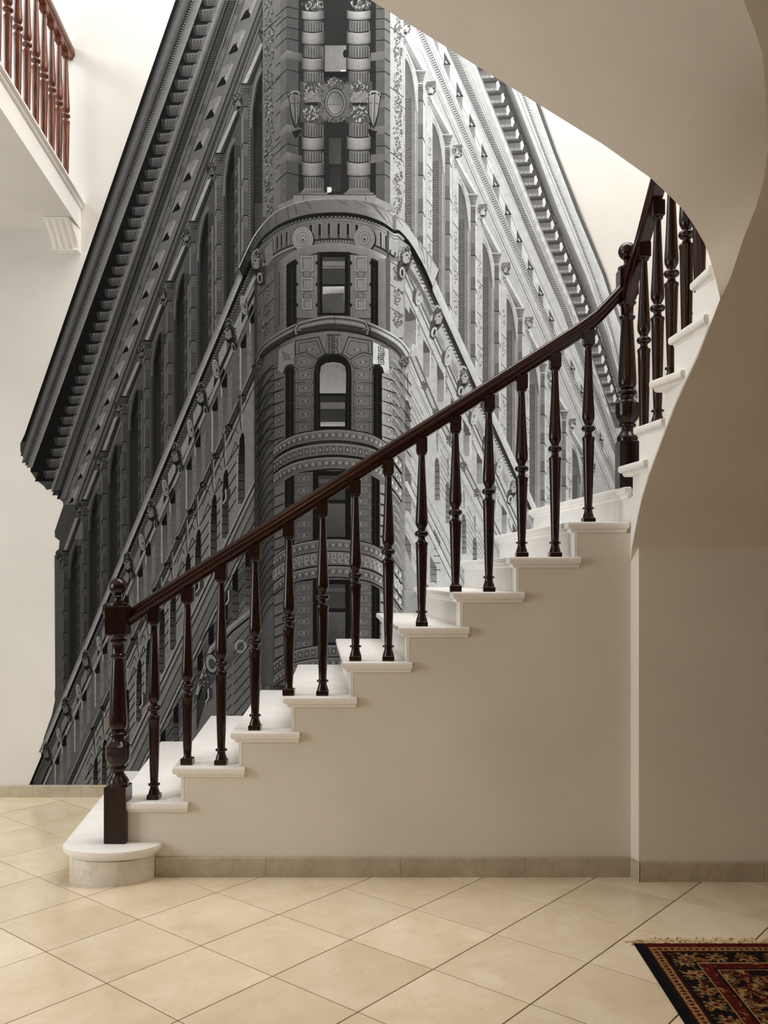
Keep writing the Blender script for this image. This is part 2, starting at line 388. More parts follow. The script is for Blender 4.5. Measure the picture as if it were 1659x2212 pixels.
# ------------------------------------------------------------------ printed wall mural (flat print on the back wall)
def lerp(a_, b_, t): return a_+(b_-a_)*t
class Print:
    def __init__(s): s.v = []; s.f = []; s.c = []; s.l = 0
    def poly(s, pts, g, l=0):
        """pts in photograph pixels on the wall plane, g grey 0..255 or one per point"""
        n = len(pts)
        if n < 3: return
        z = s.l+l; k = len(s.v)
        y = Y_BACK-0.0010-z*0.00008-(len(s.f) % 48)*1.6e-6
        S = S_BACK
        for x_, y_ in pts: s.v.append(((x_-CX)/S, y, H-(y_-HY)/S))
        s.f.append(tuple(range(k, k+n)))
        s.c.extend(g if isinstance(g, (list, tuple)) else [g]*n)
    def up(s, n=1): s.l += n
    def rect(s, x0, y0, x1, y1, g, l=0): s.poly([(x0,y0),(x1,y0),(x1,y1),(x0,y1)], g, l)
    def line(s, p, q, w, g, l=0):
        dx, dy = q[0]-p[0], q[1]-p[1]; d = math.hypot(dx, dy) or 1; w *= 1.3; nx, ny = -dy/d*w/2, dx/d*w/2
        s.poly([(p[0]+nx,p[1]+ny),(q[0]+nx,q[1]+ny),(q[0]-nx,q[1]-ny),(p[0]-nx,p[1]-ny)], g, l)
    def path(s, pts, w, g, l=0):
        for a_, b_ in zip(pts, pts[1:]): s.line(a_, b_, w, g, l)
    def ell(s, cx, cy, rx, ry, g, l=0, tilt=0, n=14, a0=0, a1=2*PI):
        c_, s_ = math.cos(tilt), math.sin(tilt); pts = []
        for i in range(n+(0 if a1-a0 > 6.28 else 1)):
            t = a0+(a1-a0)*i/n; u, v = rx*math.cos(t), ry*math.sin(t); pts.append((cx+c_*u-s_*v, cy+s_*u+c_*v))
        s.poly(pts, g, l)
    def band(s, A, B, ga, gb, l=0):
        """quads between two polylines; greys as number or list"""
        n = len(A); ga = ga if isinstance(ga, (list, tuple)) else [ga]*n; gb = gb if isinstance(gb, (list, tuple)) else [gb]*n
        for i in range(n-1): s.poly([A[i], A[i+1], B[i+1], B[i]], [ga[i], ga[i+1], gb[i+1], gb[i]], l)
    def carve(s, cx, cy, w, h, base, seed, n=22, lo=.45, hi=1.35, l=0, q=1.0):
        """a patch of carved ornament: leaves and knobs with lit and shaded sides"""
        r = random.Random(seed); R0 = min(w, h)
        for i in range(n):
            a_ = r.uniform(0, 2*PI); d = math.sqrt(r.random())
            x_, y_ = cx+w*.46*d*math.cos(a_), cy+h*.48*d*math.sin(a_); R = max(1.0, R0*r.uniform(.10, .2)*q)
            t = r.uniform(.7, 2.2)
            s.ell(x_+R*.4, y_+R*.45, R*1.1, R*.62, base*lerp(lo, 1, .25), l, t, 7)
        for i in range(n):
            a_ = r.uniform(0, 2*PI); d = math.sqrt(r.random())
            x_, y_ = cx+w*.44*d*math.cos(a_), cy+h*.48*d*math.sin(a_); R = max(.9, R0*r.uniform(.08, .16)*q)
            t = r.uniform(.5, 2.4)
            s.ell(x_+R*.35, y_+R*.5, R*1.1, R*.5, base*lo, l+1, t, 7); s.ell(x_, y_, R*1.05, R*.42, min(245, base*r.uniform(.9, hi)), l+1, t, 7)
    def key(s, x0, x1, y0, y1, g, per=None, w=1.3, l=0, flip=1):
        W = x1-x0; per = per or W*1.15; y = y0
        while y+per*.9 < y1:
            a_ = lambda u, v: ((x0+u*W) if flip > 0 else (x1-u*W), y+v*per)
            s.path([a_(.05,0), a_(.05,.92), a_(.95,.92), a_(.95,.18), a_(.35,.18), a_(.35,.66), a_(.66,.66), a_(.66,.42)], w, g, l)
            y += per
def lerp(a_, b_, t): return a_+(b_-a_)*t
def table(pts):
    """piecewise linear y -> x, extended"""
    def f(y):
        if y <= pts[0][0]: p, q = pts[0], pts[1]
        elif y >= pts[-1][0]: p, q = pts[-2], pts[-1]
        else:
            for p, q in zip(pts, pts[1:]):
                if p[0] <= y <= q[0]: break
        return p[1]+(q[1]-p[1])*(y-p[0])/(q[0]-p[0])
    return f
M = Print()
def fill(A, B, y0, y1, ga, gb=None, n=1, l=0):
    gb = ga if gb is None else gb
    ys = [y0+(y1-y0)*i/n for i in range(n+1)]
    M.band([(A(y), y) for y in ys], [(B(y), y) for y in ys], ga, gb, l)
def stripe(A, w, y0, y1, g, l=0, off=0):
    fill(lambda y: A(y)+off-w/2, lambda y: A(y)+off+w/2, y0, y1, g, None, 3, l)

# ---- grounds
LEFT_OUT = [(385,0),(283,277),(190,550),(100,862),(66,912),(44,958),(44,975),(52,992),(66,1006),(66,1018),(78,1036),(95,1050),(101,1058),(117,1056),(123,1064),(126,1076),(136,1084),(137,1092),(118,1148),(119,1160),(129,1168),(127,1186),(120,1192),(122,1210),(131,1224),(133,1250),(130,1282),(129,1336),(124,1375),(121,1400),(123,1430),(122,1463),(118,1498),(119,1513),(112,1545),(96,1590),(89,1618),(89,1634),(95,1634),(95,1646),(104,1660),(104,1668),(110,1674),(111,1690),(112,1698)]
M.poly(LEFT_OUT+[(600,1698),(600,1560),(620,0)], 62)
RO = table([(0,1080),(224,1166),(371,1217),(480,1262),(673,1342),(850,1376),(990,1380)])
M.poly([(760,0),(1080,0),(1166,224),(1217,371),(1262,480),(1305,590),(1342,673),(1376,850),(1370,1100),(1200,1280),(1000,1440),(860,1420)], 218)
M.up()

# ---- left facade: cornice lines (x at y=277, x at y=827)
def LL(a_, b_): return table([(277, a_), (827, b_)])
sil, edge, roll, dots, lig, blk, brk, rl2, rope, dent, ban, win, bead, fas = [LL(*q) for q in ((283,92),(290,99),(314,118),(320,123),(336,136),(346,151),(374,187),(391,198),(398,209),(413,218),(419,228),(463,260),(480,282),(499,298))]
Y1 = 1010
fill(sil, edge, 0, 955, 16, 26, 4)
mid1 = lambda y: lerp(edge(y), roll(y), .45)
fill(edge, mid1, 0, 985, 34, 92, 6); fill(mid1, roll, 0, 1000, 92, 50, 6)
fill(roll, dots, 0, 1005, 30, 30, 4); fill(dots, lig, 0, 1010, 84, 116, 4); fill(lig, blk, 0, 1020, 14, 10, 4)
fill(blk, brk, 0, 1040, 13, 16, 4)
m2 = lambda y: lerp(brk(y), rl2(y), .4)
fill(brk, m2, 0, 1056, 56, 112, 4); fill(m2, rl2, 0, 1062, 112, 50, 4)
fill(rl2, rope, 0, 1070, 44, 52, 4); fill(rope, dent, 0, 1078, 26, 30, 4); fill(dent, ban, 0, 1078, 74, 92, 4)
fill(ban, win, 0, 1090, 84, 92, 4); fill(win, bead, 0, 1150, 58, 70, 4); fill(bead, fas, 0, 1165, 84, 92, 4)
M.up()
y = 2
while y < 1000:
    k = 1-.25*y/1000
    M.ell(dots(y)-2.5, y, 1.9*k, 1.5*k, 118, 0, 0, 6); y += 5.4*k
y = 0
while y < 1056:
    k = 1-.25*y/1000
    M.line((rl2(y)+.5, y+3*k), (rope(y)-.5, y), 1.2, 84); M.line((rope(y)+2, y+3*k), (dent(y)-2, y+1), 2.2*k, 62); y += 5.0*k
for f_, o_, g_ in ((ban,1,34),(ban,12,52),(win,1,24),(win,6,96),(win,12,30),(bead,1,110),(bead,3,26),(fas,-2,28),(fas,-8,60)):
    stripe(f_, 1.6, 0, 1080, g_, 0, o_)
brs = [-8,19,53,83,114,141,172,200,227,256.5,287,312,340,366,392,419,446.5,471,496,524,549,575.6,599.5,623.5,649,673,697,719,743,767,788,812,834,855,877.5,900,922,944.6,968.5,991,1016]
M.up()
for i, y in enumerate(brs):
    h = (brs[i+1]-y if i+1 < len(brs) else 22)*.86; x1 = brk(y)+1; x0 = x1-27*(1-.12*y/1000); gg = 78-8*(y/1000)
    M.poly([(x0-6, y-1), (x1, y-3), (x1+2, y+2), (x0+1, y+4)], 34)
    M.poly([(x0-8, y+1), (x0, y+2), (x0+1, y+h), (x0-5, y+h-6)], 48)
    M.poly([(x0, y+2), (x1, y), (x1-5, y+h), (x0+1, y+h)], [gg*1.1, gg*1.15, gg*.8, gg*.72], 1)
    for q in (.25, .5, .75): M.line((lerp(x0, x1, q), y+3), (lerp(x0, x1-5, q), y+h), .9, gg*.72, 2)
    M.line((x0, y+h-1), (x1-5, y+h-1), 1.6, 24, 2); M.line((x0, y+3), (x1, y+1), 1.3, gg*1.35, 2)
    M.poly([(x1-3, y-2), (x1+4, y-6), (x1-6, y+h-4), (x1-9, y+h)], 88, 1)
M.up(4)
# small attic windows
y = 20; i = 0
while y < 1075:
    k = 1-.30*y/1000; xa = lerp(ban(y), win(y), .30); xb = lerp(ban(y), win(y), .86)
    M.poly([(xa+8*k, y-18*k), (xb+4*k, y-34*k), (xb-16*k, y+16*k), (xa-6*k, y+26*k)], 104); 
    M.poly([(xa+7*k, y+4*k), (xb-2*k, y-8*k), (xb-12*k, y+18*k), (xa-5*k, y+26*k)], 20, 1)
    M.poly([(xb-14*k, y+4*k), (xb+2*k, y-28*k), (xb+8*k, y-30*k), (xb-9*k, y+14*k)], 118, 2)
    for q in (.08, .18): 
        M.line((lerp(ban(y), win(y), q)+3, y-12*k), (lerp(ban(y), win(y), q)-5, y+12*k), 1, 46, 1)
    y += 74*k
M.up(3)

# ---- left facade: tall arcade
heads = [(570,75),(513,222),(456,369),(401,513),(351,639),(303,764),(255,882),(212,997),(170.6,1099.5),(129,1206)]
caps = [(x_+7*(1-.03*i), y_-43*(1-.07*i)) for i, (x_, y_) in enumerate(heads)]
NB_ = len(caps)
FASL = lambda y: fas(y)
M.poly([(fas(0)+0,0),(fas(300),300),(fas(600),600),(fas(900),900),(fas(1165),1165),(118,1200),(120,1560),(560,560),(600,0)], 70)
M.up()
for i, (x_, y_) in enumerate(caps):
    k = (1-.045*i)*1.0; per = 57*(1-.035*i); yb = 1700
    g0 = 84-3*i
    S = lambda dx: x_+dx*per/57
    # order from left to right: shaft, rope, arch opening with key panel, carved strip
    M.rect(S(5), y_+24*k, S(17), yb, [g0*.92, g0*.92, g0*.8, g0*.8]); M.rect(S(2), y_+60*k, S(6), yb, g0*1.25)
    M.rect(S(17), y_+30*k, S(23), yb, g0*.82)
    M.rect(S(23), y_+30*k, S(30), yb, g0*.66)
    # arch
    A_ = [(S(29), y_+120*k), (S(29.5), y_+62*k), (S(33), y_+28*k), (S(38), y_+2*k), (S(44), y_-18*k), (S(48), y_-27*k)]
    M.poly(A_+[(S(48), y_+120*k)], 17); M.rect(S(29), y_+118*k, S(32), yb, 30)
    M.poly([(S(31.5), y_+80*k), (S(47.5), y_+30*k), (S(47.5), y_+150*k), (S(31.5), y_+150*k)], [26, 40, 62, 54], 1); M.rect(S(31.5), y_+150*k, S(47.5), yb, [54, 62, 66, 58], 1)
    # archivolt
    M.path([(S(24), y_+100*k), (S(25), y_+58*k), (S(29), y_+24*k), (S(34), y_-2*k), (S(41), y_-24*k), (S(47), y_-36*k)], 5, g0*1.15, 2)
    M.path([(S(26.5), y_+100*k), (S(27.5), y_+60*k), (S(31), y_+27*k), (S(36), y_+1*k), (S(43), y_-20*k)], 1.2, 26, 3)
    # carved strip at the right
    M.rect(S(47), y_-20*k, S(61), yb, g0*.75, 1); M.rect(S(56), y_+10*k, S(59.5), yb, g0*1.3, 2)
    for j in range(int((1700-y_)/46/k)+1):
        yy = y_+10*k+j*46*k
        M.rect(S(47), yy+26*k, S(53), yy+28*k, 28, 3); M.poly([(S(48), yy+28*k), (S(56), yy+14*k), (S(57), yy+34*k), (S(49), yy+46*k)], g0*1.0, 2)
M.up(4)
for i, (x_, y_) in enumerate(caps):
    k = (1-.045*i); per = 57*(1-.035*i); g0 = 84-3*i; S = lambda dx: x_+dx*per/57
    M.key(S(33), S(45.5), y_+60*k, 1500, 22, 17*k, 1.5)
    for j in range(60):
        yy = y_+34*k+j*7.5*k
        if yy > 1600: break
        M.ell(S(20), yy, 1.9*k, 2.4*k, g0*1.15, 0, .3, 5)
    for j in range(12):
        yy = y_+50*k+j*82*k
        M.poly([(S(5), yy), (S(17), yy), (S(17), yy+2.2), (S(5), yy+2.2)], 26, 1); M.poly([(S(2), yy+14*k), (S(5), yy), (S(6), yy+2), (S(3), yy+17*k)], 26, 1)
        M.rect(S(5), yy+2, S(17), yy+30*k, g0*1.05)
        M.carve(S(52), yy+20*k, 10*k, 60*k, g0*1.05, 100*i+j, 12, l=1)
    # capital
    M.poly([(S(0), y_), (S(25), y_), (S(23), y_+8*k), (S(20), y_+22*k), (S(5), y_+22*k), (S(3), y_+10*k)], [g0*1.0, g0*.8, g0*.75, g0*.7, g0*.95, g0*1.1], 2)
    for q in (4, 10, 16): M.line((S(1+q*.2), y_+q*k), (S(24-q*.2), y_+q*k), 1.1, 36, 3)
    M.line((S(0), y_), (S(26), y_), 2, 22, 3)
    # sloping lintel beam running up to the next bay
    if i:
        px_, py_ = caps[i-1]
        M.poly([(S(5), y_-2), (S(14), y_-2), (px_-6, py_+62*k), (px_-14, py_+66*k)], 142-4*i, 1)
        M.poly([(S(14), y_-2), (S(26), y_-2), (px_-1, py_+72*k), (px_-6, py_+62*k)], [60, 22, 18, 40], 1)
    # lion head
    hx, hy = heads[i]
    M.ell(hx, hy-6*k, 11*k, 15*k, g0*.55, 3, .2); M.carve(hx, hy-4*k, 22*k, 30*k, g0*1.1, 40+i, 16, l=4)
    M.poly([(hx-11*k, hy-18*k), (hx+6*k, hy-20*k), (hx+10*k, hy-13*k), (hx-8*k, hy-11*k)], g0*.8, 5)
    M.ell(hx+1, hy+3*k, 6*k, 8*k, g0*1.25, 5, .2); M.ell(hx+2, hy+11*k, 4*k, 3*k, 18, 6); M.ell(hx-3*k, hy-2*k, 2*k, 1.6*k, 22, 6)
    M.carve(hx+3*k, hy+26*k, 9*k, 26*k, g0, 60+i, 9, l=4)
M.up(8)

# ---- left facade: belt zone between ledge 2 and roll 3
K2 = table([(540,549),(1589,108)]); K3 = table([(807,538),(1607,181)])
wd = lambda y: 1-.30*(y-540)/1050
LED = lambda y: K2(y)-13*wd(y)
Yb = 1700
# ground of the zone
M.poly([(K2(540),540),(K2(1698),1698),(560,1698),(575,900),(560,520)], 84)
fill(LED, K2, 500, 1625, 92, 138, 6)
fill(K2, lambda y: K2(y)+8*wd(y), 500, Yb, 8, 10, 6)
fill(lambda y: K2(y)+8*wd(y), lambda y: K2(y)+14*wd(y), 530, Yb, 40, 52, 6)
M.up()
y = 520
while y < 1690:
    M.ell(K2(y)+11*wd(y), y, 3.4*wd(y), 2.2*wd(y), 92, 0, -.4, 6); M.line((K2(y)+8*wd(y), y+2.5), (K2(y)+14*wd(y), y+1), .9, 18); y += 6.2*wd(y)
M2c = lambda y: K2(y)+46*wd(y)
# frieze between bead row and the light architrave
fill(lambda y: K2(y)+14*wd(y), lambda y: M2c(y)-10*wd(y), 520, Yb, 58, 76, 6)
fill(lambda y: M2c(y)-10*wd(y), lambda y: M2c(y)-3*wd(y), 560, Yb, 24, 44, 6)
fill(lambda y: M2c(y)-3*wd(y), lambda y: M2c(y)+4*wd(y), 560, Yb, 128, 112, 6)
stripe(M2c, 1.5, 560, Yb, 30, 1, 5)
M.up(2)
h2 = [(558,569),(495,717),(435,854.4),(380.2,983),(327.8,1104),(277,1216.5),(231,1325),(186.7,1426.6),(143.3,1527.8),(101.7,1625.5)]
med = [(528,659),(467.5,796.6),(412.7,925),(358.5,1053.7),(307.9,1171),(259,1285),(215.6,1390.4),(171,1493.5),(128.8,1587.5)]
for i, (x_, y_) in enumerate(med):           # striped blocks beside each medallion
    k = wd(y_)
    for sgn in (-1, 1):
        for j in range(6):
            xx = x_+(sgn*15+ (j-2.5)*3.1)*k; yy = y_+(-sgn*42-(j-2.5)*6.4)*k + 4*k
            M.poly([(xx-1.0*k, yy-15*k), (xx+.7*k, yy-18*k), (xx+.7*k, yy+16*k), (xx-1.0*k, yy+19*k)], 150 if i < 4 else 118)
    M.poly([(x_+9*k, y_+16*k), (x_+18*k, y_-4*k), (x_+20*k, y_+10*k), (x_+8*k, y_+34*k)], 14, 1)
    M.ell(x_, y_, 8.5*k, 24*k, 40, 1, -.18, 18); M.ell(x_-1.2*k, y_, 7.6*k, 22.5*k, 122, 2, -.18, 18); M.ell(x_+.4*k, y_+1, 5.6*k, 17*k, 74, 3, -.18, 16); M.ell(x_, y_+1, 4.6*k, 14.5*k, 108, 4, -.18, 16); M.ell(x_+1.4*k, y_+4*k, 1.8*k, 5*k, 40, 5, -.1, 8)
for i, (x_, y_) in enumerate(h2):
    k = wd(y_); g0 = 88-2*i
    M.poly([(x_-10*k, y_-24*k), (x_-2*k, y_-32*k), (x_+7*k, y_-26*k), (x_+16*k, y_+4*k), (x_+20*k, y_+34*k), (x_+12*k, y_+50*k), (x_+4*k, y_+30*k), (x_-6*k, y_+22*k), (x_-14*k, y_)], 34, 2)
    M.path([(x_-8*k, y_-24*k), (x_-2*k, y_-31*k), (x_+6*k, y_-25*k), (x_+13*k, y_-2*k), (x_+17*k, y_+26*k)], 2, g0*1.05, 3)
    M.carve(x_-1*k, y_-14*k, 18*k, 24*k, g0, 200+i, 12, l=4); M.carve(x_+11*k, y_+10*k, 11*k, 50*k, g0*.8, 230+i, 12, l=4)
    M.poly([(x_-12*k, y_-2*k), (x_-6*k, y_-8*k), (x_+4*k, y_-4*k), (x_+6*k, y_+12*k), (x_-2*k, y_+18*k), (x_-9*k, y_+13*k)], g0*1.18, 6)
    M.ell(x_-4*k, y_-3*k, 4*k, 1.7*k, 20, 7, -.3, 6); M.ell(x_+1*k, y_+20*k, 5*k, 3*k, 10, 7, 0, 7); M.ell(x_-10*k, y_+5*k, 1.5*k, 3*k, 40, 7, 0, 6)
    M.ell(x_+10*k, y_+36*k, 4.5*k, 12*k, g0*1.2, 5, -.2, 10); M.ell(x_+10.5*k, y_+36*k, 2.2*k, 8*k, 16, 6, -.2, 8)
    # window pair right of the architrave
    for ddx, ddy in ((55, -22), (33, 34)):
        wx, wy = x_+ddx*k, y_+ddy*k
        M.poly([(wx-7*k, wy-6*k), (wx+6*k, wy-34*k), (wx+6*k, wy+2*k), (wx-6*k, wy+4*k)], 14, 2)
        yl = wy+100*k
        M.poly([(wx-5*k, wy+2*k), (wx+8*k, wy+2*k), (wx+8*k, min(yl, 1698)), (wx-5*k, min(yl, 1698))], [72, 76, 92, 84], 1)
        M.poly([(wx-9*k, wy-2*k), (wx-5*k, wy+4*k), (wx-5*k, yl), (wx-9*k, yl)], 128, 1)
        M.poly([(wx+8*k, wy-16*k), (wx+18*k, wy-38*k), (wx+18*k, wy+60*k), (wx+8*k, wy+80*k)], 98, 2)
        M.carve(wx+13*k, wy+8*k, 9*k, 60*k, 112, 300+i*7+int(ddx), 10, l=3)
M.up(8)
# roll 3 (dark torus) and its leaf blocks
W3 = lambda y: 17*(1-.25*(y-800)/800)
fill(K3, lambda y: K3(y)+W3(y)*.22, 795, Yb, 96, 118, 4); fill(lambda y: K3(y)+W3(y)*.22, lambda y: K3(y)+W3(y)*.55, 795, Yb, 20, 62, 4)
fill(lambda y: K3(y)+W3(y)*.55, lambda y: K3(y)+W3(y), 790, Yb, 62, 12, 4)
# ground of the lower arcade (pale coursed stone)
fill(lambda y: K3(y)+W3(y), lambda y: 566, 800, Yb, 106, 118, 6)
M.up()
KR = lambda y: K3(y)+W3(y)
stripe(KR, 2, 830, Yb, 26, 0, 7); stripe(KR, 1.2, 830, Yb, 120, 0, 4)
for i in range(15):
    y_ = 795+66*i*(1-.011*i); x_ = K3(y_)+W3(y_)*.5; k = 1-.25*(y_-800)/800
    if y_ > 1700: break
    M.ell(x_+1, y_, 9*k, 9*k, 18, 1, .5, 8); M.carve(x_+2, y_+3*k, 16*k, 20*k, 84, 400+i, 9, l=2)
# sloping joints of the pale courses
K5 = table([(1037,550),(1437,362)])
arches = [(523,935),(488,1014),(463,1068),(429,1143),(406.5,1194.8),(375,1262),(351,1314),(322,1379.6),(301.5,1424.8),(275,1488),(254,1533),(226.5,1596.6),(207.5,1634.5)]
def sjoint(x0, y0, length, g, l, w=1.2): M.line((x0, y0), (x0+length, y0-length*1.55), w, g, l)
for i, (x_, y_) in enumerate(arches):
    k = 1-.30*(y_-935)/700; yb = min(1698, 1037+(550-x_)*2.13-6)
    if yb < y_+20: yb = y_+20
    wn = 13*k
    # jamb (dark reveal) left of opening and below
    for j in range(14):
        yy = y_+30*k+j*27*k
        if yy < yb:
            M.line((x_-(34 if i % 2 == 0 else 24)*k, yy+(42 if i % 2 == 0 else 24)*k), (x_-8*k, yy-2*k), 1.6, 26, 2)
        if j < 2: M.path([(x_-27*k, y_+(60-j*36)*k), (x_-14*k, y_+(20-j*30)*k), (x_-9*k, y_+(34-j*32)*k)], 1.2, 36, 2)
    M.poly([(x_-3*k, y_-36*k), (x_-9*k, y_-80*k), (x_-6*k, y_-84*k), (x_+1*k, y_-40*k)], 60, 2)
    M.line((x_-1*k, y_-4*k), (x_-10*k, y_-70*k), 1.2, 30, 3); M.line((x_+1*k, y_-4*k), (x_-2*k, y_-80*k), 1.2, 130, 3)
    op = [(x_-6*k, y_+34*k), (x_-5*k, y_+14*k), (x_-1*k, y_+2*k), (x_+3*k, y_), (x_+5*k, y_+8*k), (x_+6*k, y_+30*k), (x_+6.5*k, yb), (x_-9*k, yb), (x_-8*k, y_+60*k)]
    M.poly(op, [18, 14, 12, 12, 14, 22, 50, 62, 40], 2)
    M.poly([(x_-8*k, y_+66*k), (x_+6*k, y_+66*k), (x_+6*k, yb), (x_-9*k, yb)], [48, 46, 66, 70], 3)
    j = 0
    while y_+(28+j*19)*k < yb and j < 20:
        yy = y_+(28+j*19)*k; M.line((x_-9*k, yy), (x_+4*k, yy), 1.5, 12, 4); j += 1
    M.poly([(x_-12*k, y_+60*k), (x_-8*k, y_+50*k), (x_-9*k, yb), (x_-12*k, yb)], 122, 3)
M.up(5)
# ledge 5, flat bands below it and the lowest arcade
fill(K5, lambda y: 566, 1040, Yb, 90, 96, 6, 0)
for o_, w_, g_ in ((0,5,120),(4,3,26),(9,5,112),(14,2,30),(22,7,104),(28,2,34),(44,2,34),(48,4,118),(52,3,30)):
    stripe(K5, w_, 1030, Yb, g_, 1, o_)
M.up(2)
lows = [(560,1140),(536,1205),(508,1258),(486,1318),(456,1375),(432,1432),(404,1490),(380,1545),(352,1600),(328,1650)]
for j in range(14):
    y_ = 1330+j*22; M.line((505, y_+60), (566, y_-12), 1.4, 38, 12); M.line((470, y_+140), (500, y_+104), 1.4, 38, 12)
for j in range(30):
    y_ = 1110+j*22; x_ = K5(y_)+58
    if x_ < 556 and y_ < 1690: M.line((x_, y_+8), (min(556, x_+120), y_+8-min(556-x_, 120)*1.5), 1.2, 40)
M.up()
for i, (x_, y_) in enumerate(lows):
    k = 1-.2*(y_-1140)/500
    M.poly([(x_-6*k, y_-16*k), (x_+7*k, y_-34*k), (x_+7*k, y_+26*k), (x_-6*k, y_+20*k)], 16)
    M.poly([(x_-7*k, y_+18*k), (x_+8*k, y_+22*k), (x_+8*k, y_+110*k), (x_-7*k, y_+110*k)], [60, 56, 74, 80])
    for j in range(5): M.line((x_-7*k, y_+(30+j*18)*k), (x_+8*k, y_+(30+j*18)*k), 1.4, 20, 1)
    for j in range(6): M.line((x_-24*k, y_+(10+24*j)*k), (x_-8*k, y_+(-16+24*j)*k), 1.3, 36, 1)
for x_, y_ in ((490,1070),(496,1288),(432,1262),(310,1512),(452,1500)):       # cooling boxes
    M.poly([(x_-9, y_+2), (x_-4, y_-14), (x_+8, y_-14), (x_+8, y_+8), (x_-6, y_+20)], 58, 3); M.poly([(x_-8, y_+4), (x_-3, y_-12), (x_-3, y_+6), (x_-7, y_+14)], 12, 4); M.path([(x_-8, y_+18), (x_-2, y_+8), (x_-2, y_-13)], 1.8, 150, 5)
# lower ornate ledge at the far right of this facade
M.band([(425,1500),(455,1400),(500,1352),(566,1300)], [(425,1580),(455,1480),(500,1430),(566,1370)], [50,84,100,90], [40,60,70,80], 3)
M.path([(425,1500),(455,1400),(500,1352),(566,1300)], 5, 118, 4); M.path([(428,1512),(458,1412),(503,1363),(566,1312)], 3, 14, 4)
M.ell(458,1434,15,24,36,5,-.2); M.ell(457,1433,12,20,112,6,-.2); M.ell(458,1434,7,12,60,7,-.2); M.carve(440,1470,26,50,84,77,20,l=5); M.ell(520,1396,13,15,120,5); M.ell(520,1396,8,10,74,6)
M.up(8)

def arc(pts, n=6):
    out = []
    P_ = [pts[0]]+list(pts)+[pts[-1]]
    for i in range(1, len(P_)-2):
        p0, p1, p2, p3 = P_[i-1:i+3]
        for j in range(n):
            t = j/n
            out.append(tuple(.5*((2*p1[k])+(-p0[k]+p2[k])*t+(2*p0[k]-5*p1[k]+4*p2[k]-p3[k])*t*t+(-p0[k]+3*p1[k]-3*p2[k]+p3[k])*t**3) for k in (0, 1)))
    out.append(tuple(pts[-1])); return out
def shift(A, dy, dx=0): return [(x_+dx, y_+dy) for x_, y_ in A]
# ---- right facade
ys6 = (226.6, 371.2, 479.7, 673, 850, 990)
def RT(*xs): return table(list(zip(ys6, xs)))
dL = RT(1022,1087,1130,1216,1283,1333); dR = RT(1036,1099,1143,1229,1292,1340); rL = RT(1052,1108.5,1150,1235,1297,1343); rR = RT(1063,1121,1163,1245,1305,1349)
bR = RT(1099,1157,1197,1276,1330,1368); kL = RT(1108,1163,1200,1281,1335,1370); kR = RT(1119,1175,1215,1299,1347,1372); oL = RT(1134,1188,1233,1307,1352,1375); oR = RT(1141,1194,1240,1314,1358,1378); xL = RT(1158,1210,1253,1335,1370,1380); xR = RT(1166,1217,1262,1342,1376,1384)
Yt, Ye = 60, 985
M.poly([(dL(60)-140, 60), (1000, 60), (1080, 60), (1166, 226), (1217,371), (1262,480), (1342,673), (1376, 850), (1330, 1120), (1000, 1100)], 222)
M.up()
fill(dL, dR, Yt, Ye, 150, 176, 8); fill(dR, rL, Yt, Ye, 226, 206, 6); fill(rL, lambda y: lerp(rL(y), rR(y), .5), Yt, Ye, 200, 238, 6); fill(lambda y: lerp(rL(y), rR(y), .5), rR, Yt, Ye, 238, 150, 6)
fill(rR, bR, Yt, Ye-60, 92, 84, 6); fill(bR, kL, Yt, 900, 70, 84, 6); fill(kL, kR, Yt, 860, 84, 150, 6); fill(kR, oL, Yt, 860, 226, 242, 6); fill(oL, oR, Yt, 860, 176, 196, 6); fill(oR, xL, Yt, 860, 214, 240, 6); fill(xL, xR, Yt, 860, 90, 110, 6)
M.up()
stripe(xR, 1.2, Yt, 860, 196, 0, 2); stripe(dL, 1.6, Yt, Ye, 90, 0, -1); stripe(dR, 1.2, Yt, Ye, 120, 0, 3); stripe(dR, 1, Yt, Ye, 160, 0, 8); stripe(kR, 1.2, Yt, 860, 110, 0, 9); stripe(kL, 1.4, Yt, 860, 40, 0, -3)
y = Yt
while y < 980:
    k = 1-.2*y/900
    M.line((dL(y)+1, y+1), (dR(y)-1, y), 1.5*k, 96); M.ell((oL(y)+oR(y))/2, y, 2*k, 1.5*k, 92, 0, 0, 5); y += 5.6*k
nbk = 0; yb_ = [122,149,176.5,203,230,255,281,306,331.5,356,381,405,429.5,454,478,501,525,548.5,571,593,616,638,660,682,703,725,747,769,790,811,832,853,873]
for i, y in enumerate(yb_):
    h = 24*(1-.18*i/30); x0, x1 = rR(y)+4, bR(y)-1
    M.poly([(x0-4, y), (x1-4, y-2), (x1-3, y+h*.84), (x0+4, y+h*.9)], [96, 118, 140, 128])
    M.poly([(x0-3, y), (x1-4, y-2), (x1-4, y+3), (x0-1, y+5)], 66, 1)
    M.poly([(x0+2, y+h*.64), (x1-4, y+h*.60), (x1-3, y+h*.84), (x0+5, y+h*.9)], 168, 1); M.poly([(x1-6, y+2), (x1-2, y-2), (x1+2, y+h*.4), (x1-2, y+h*.86), (x1-5, y+h*.8)], 246, 1)
    M.ell(x0-4, y+h*.7, 3.5, 8, 236, 1, -.35, 8)
    M.ell(x1+4, y+h*.25, 3, 4, 60, 1, 0, 7)
    for q in (.35, .6): M.line((lerp(x0, x1, q), y+4), (lerp(x0, x1, q)+2, y+h*.85), .8, 112, 2)
M.up(3)
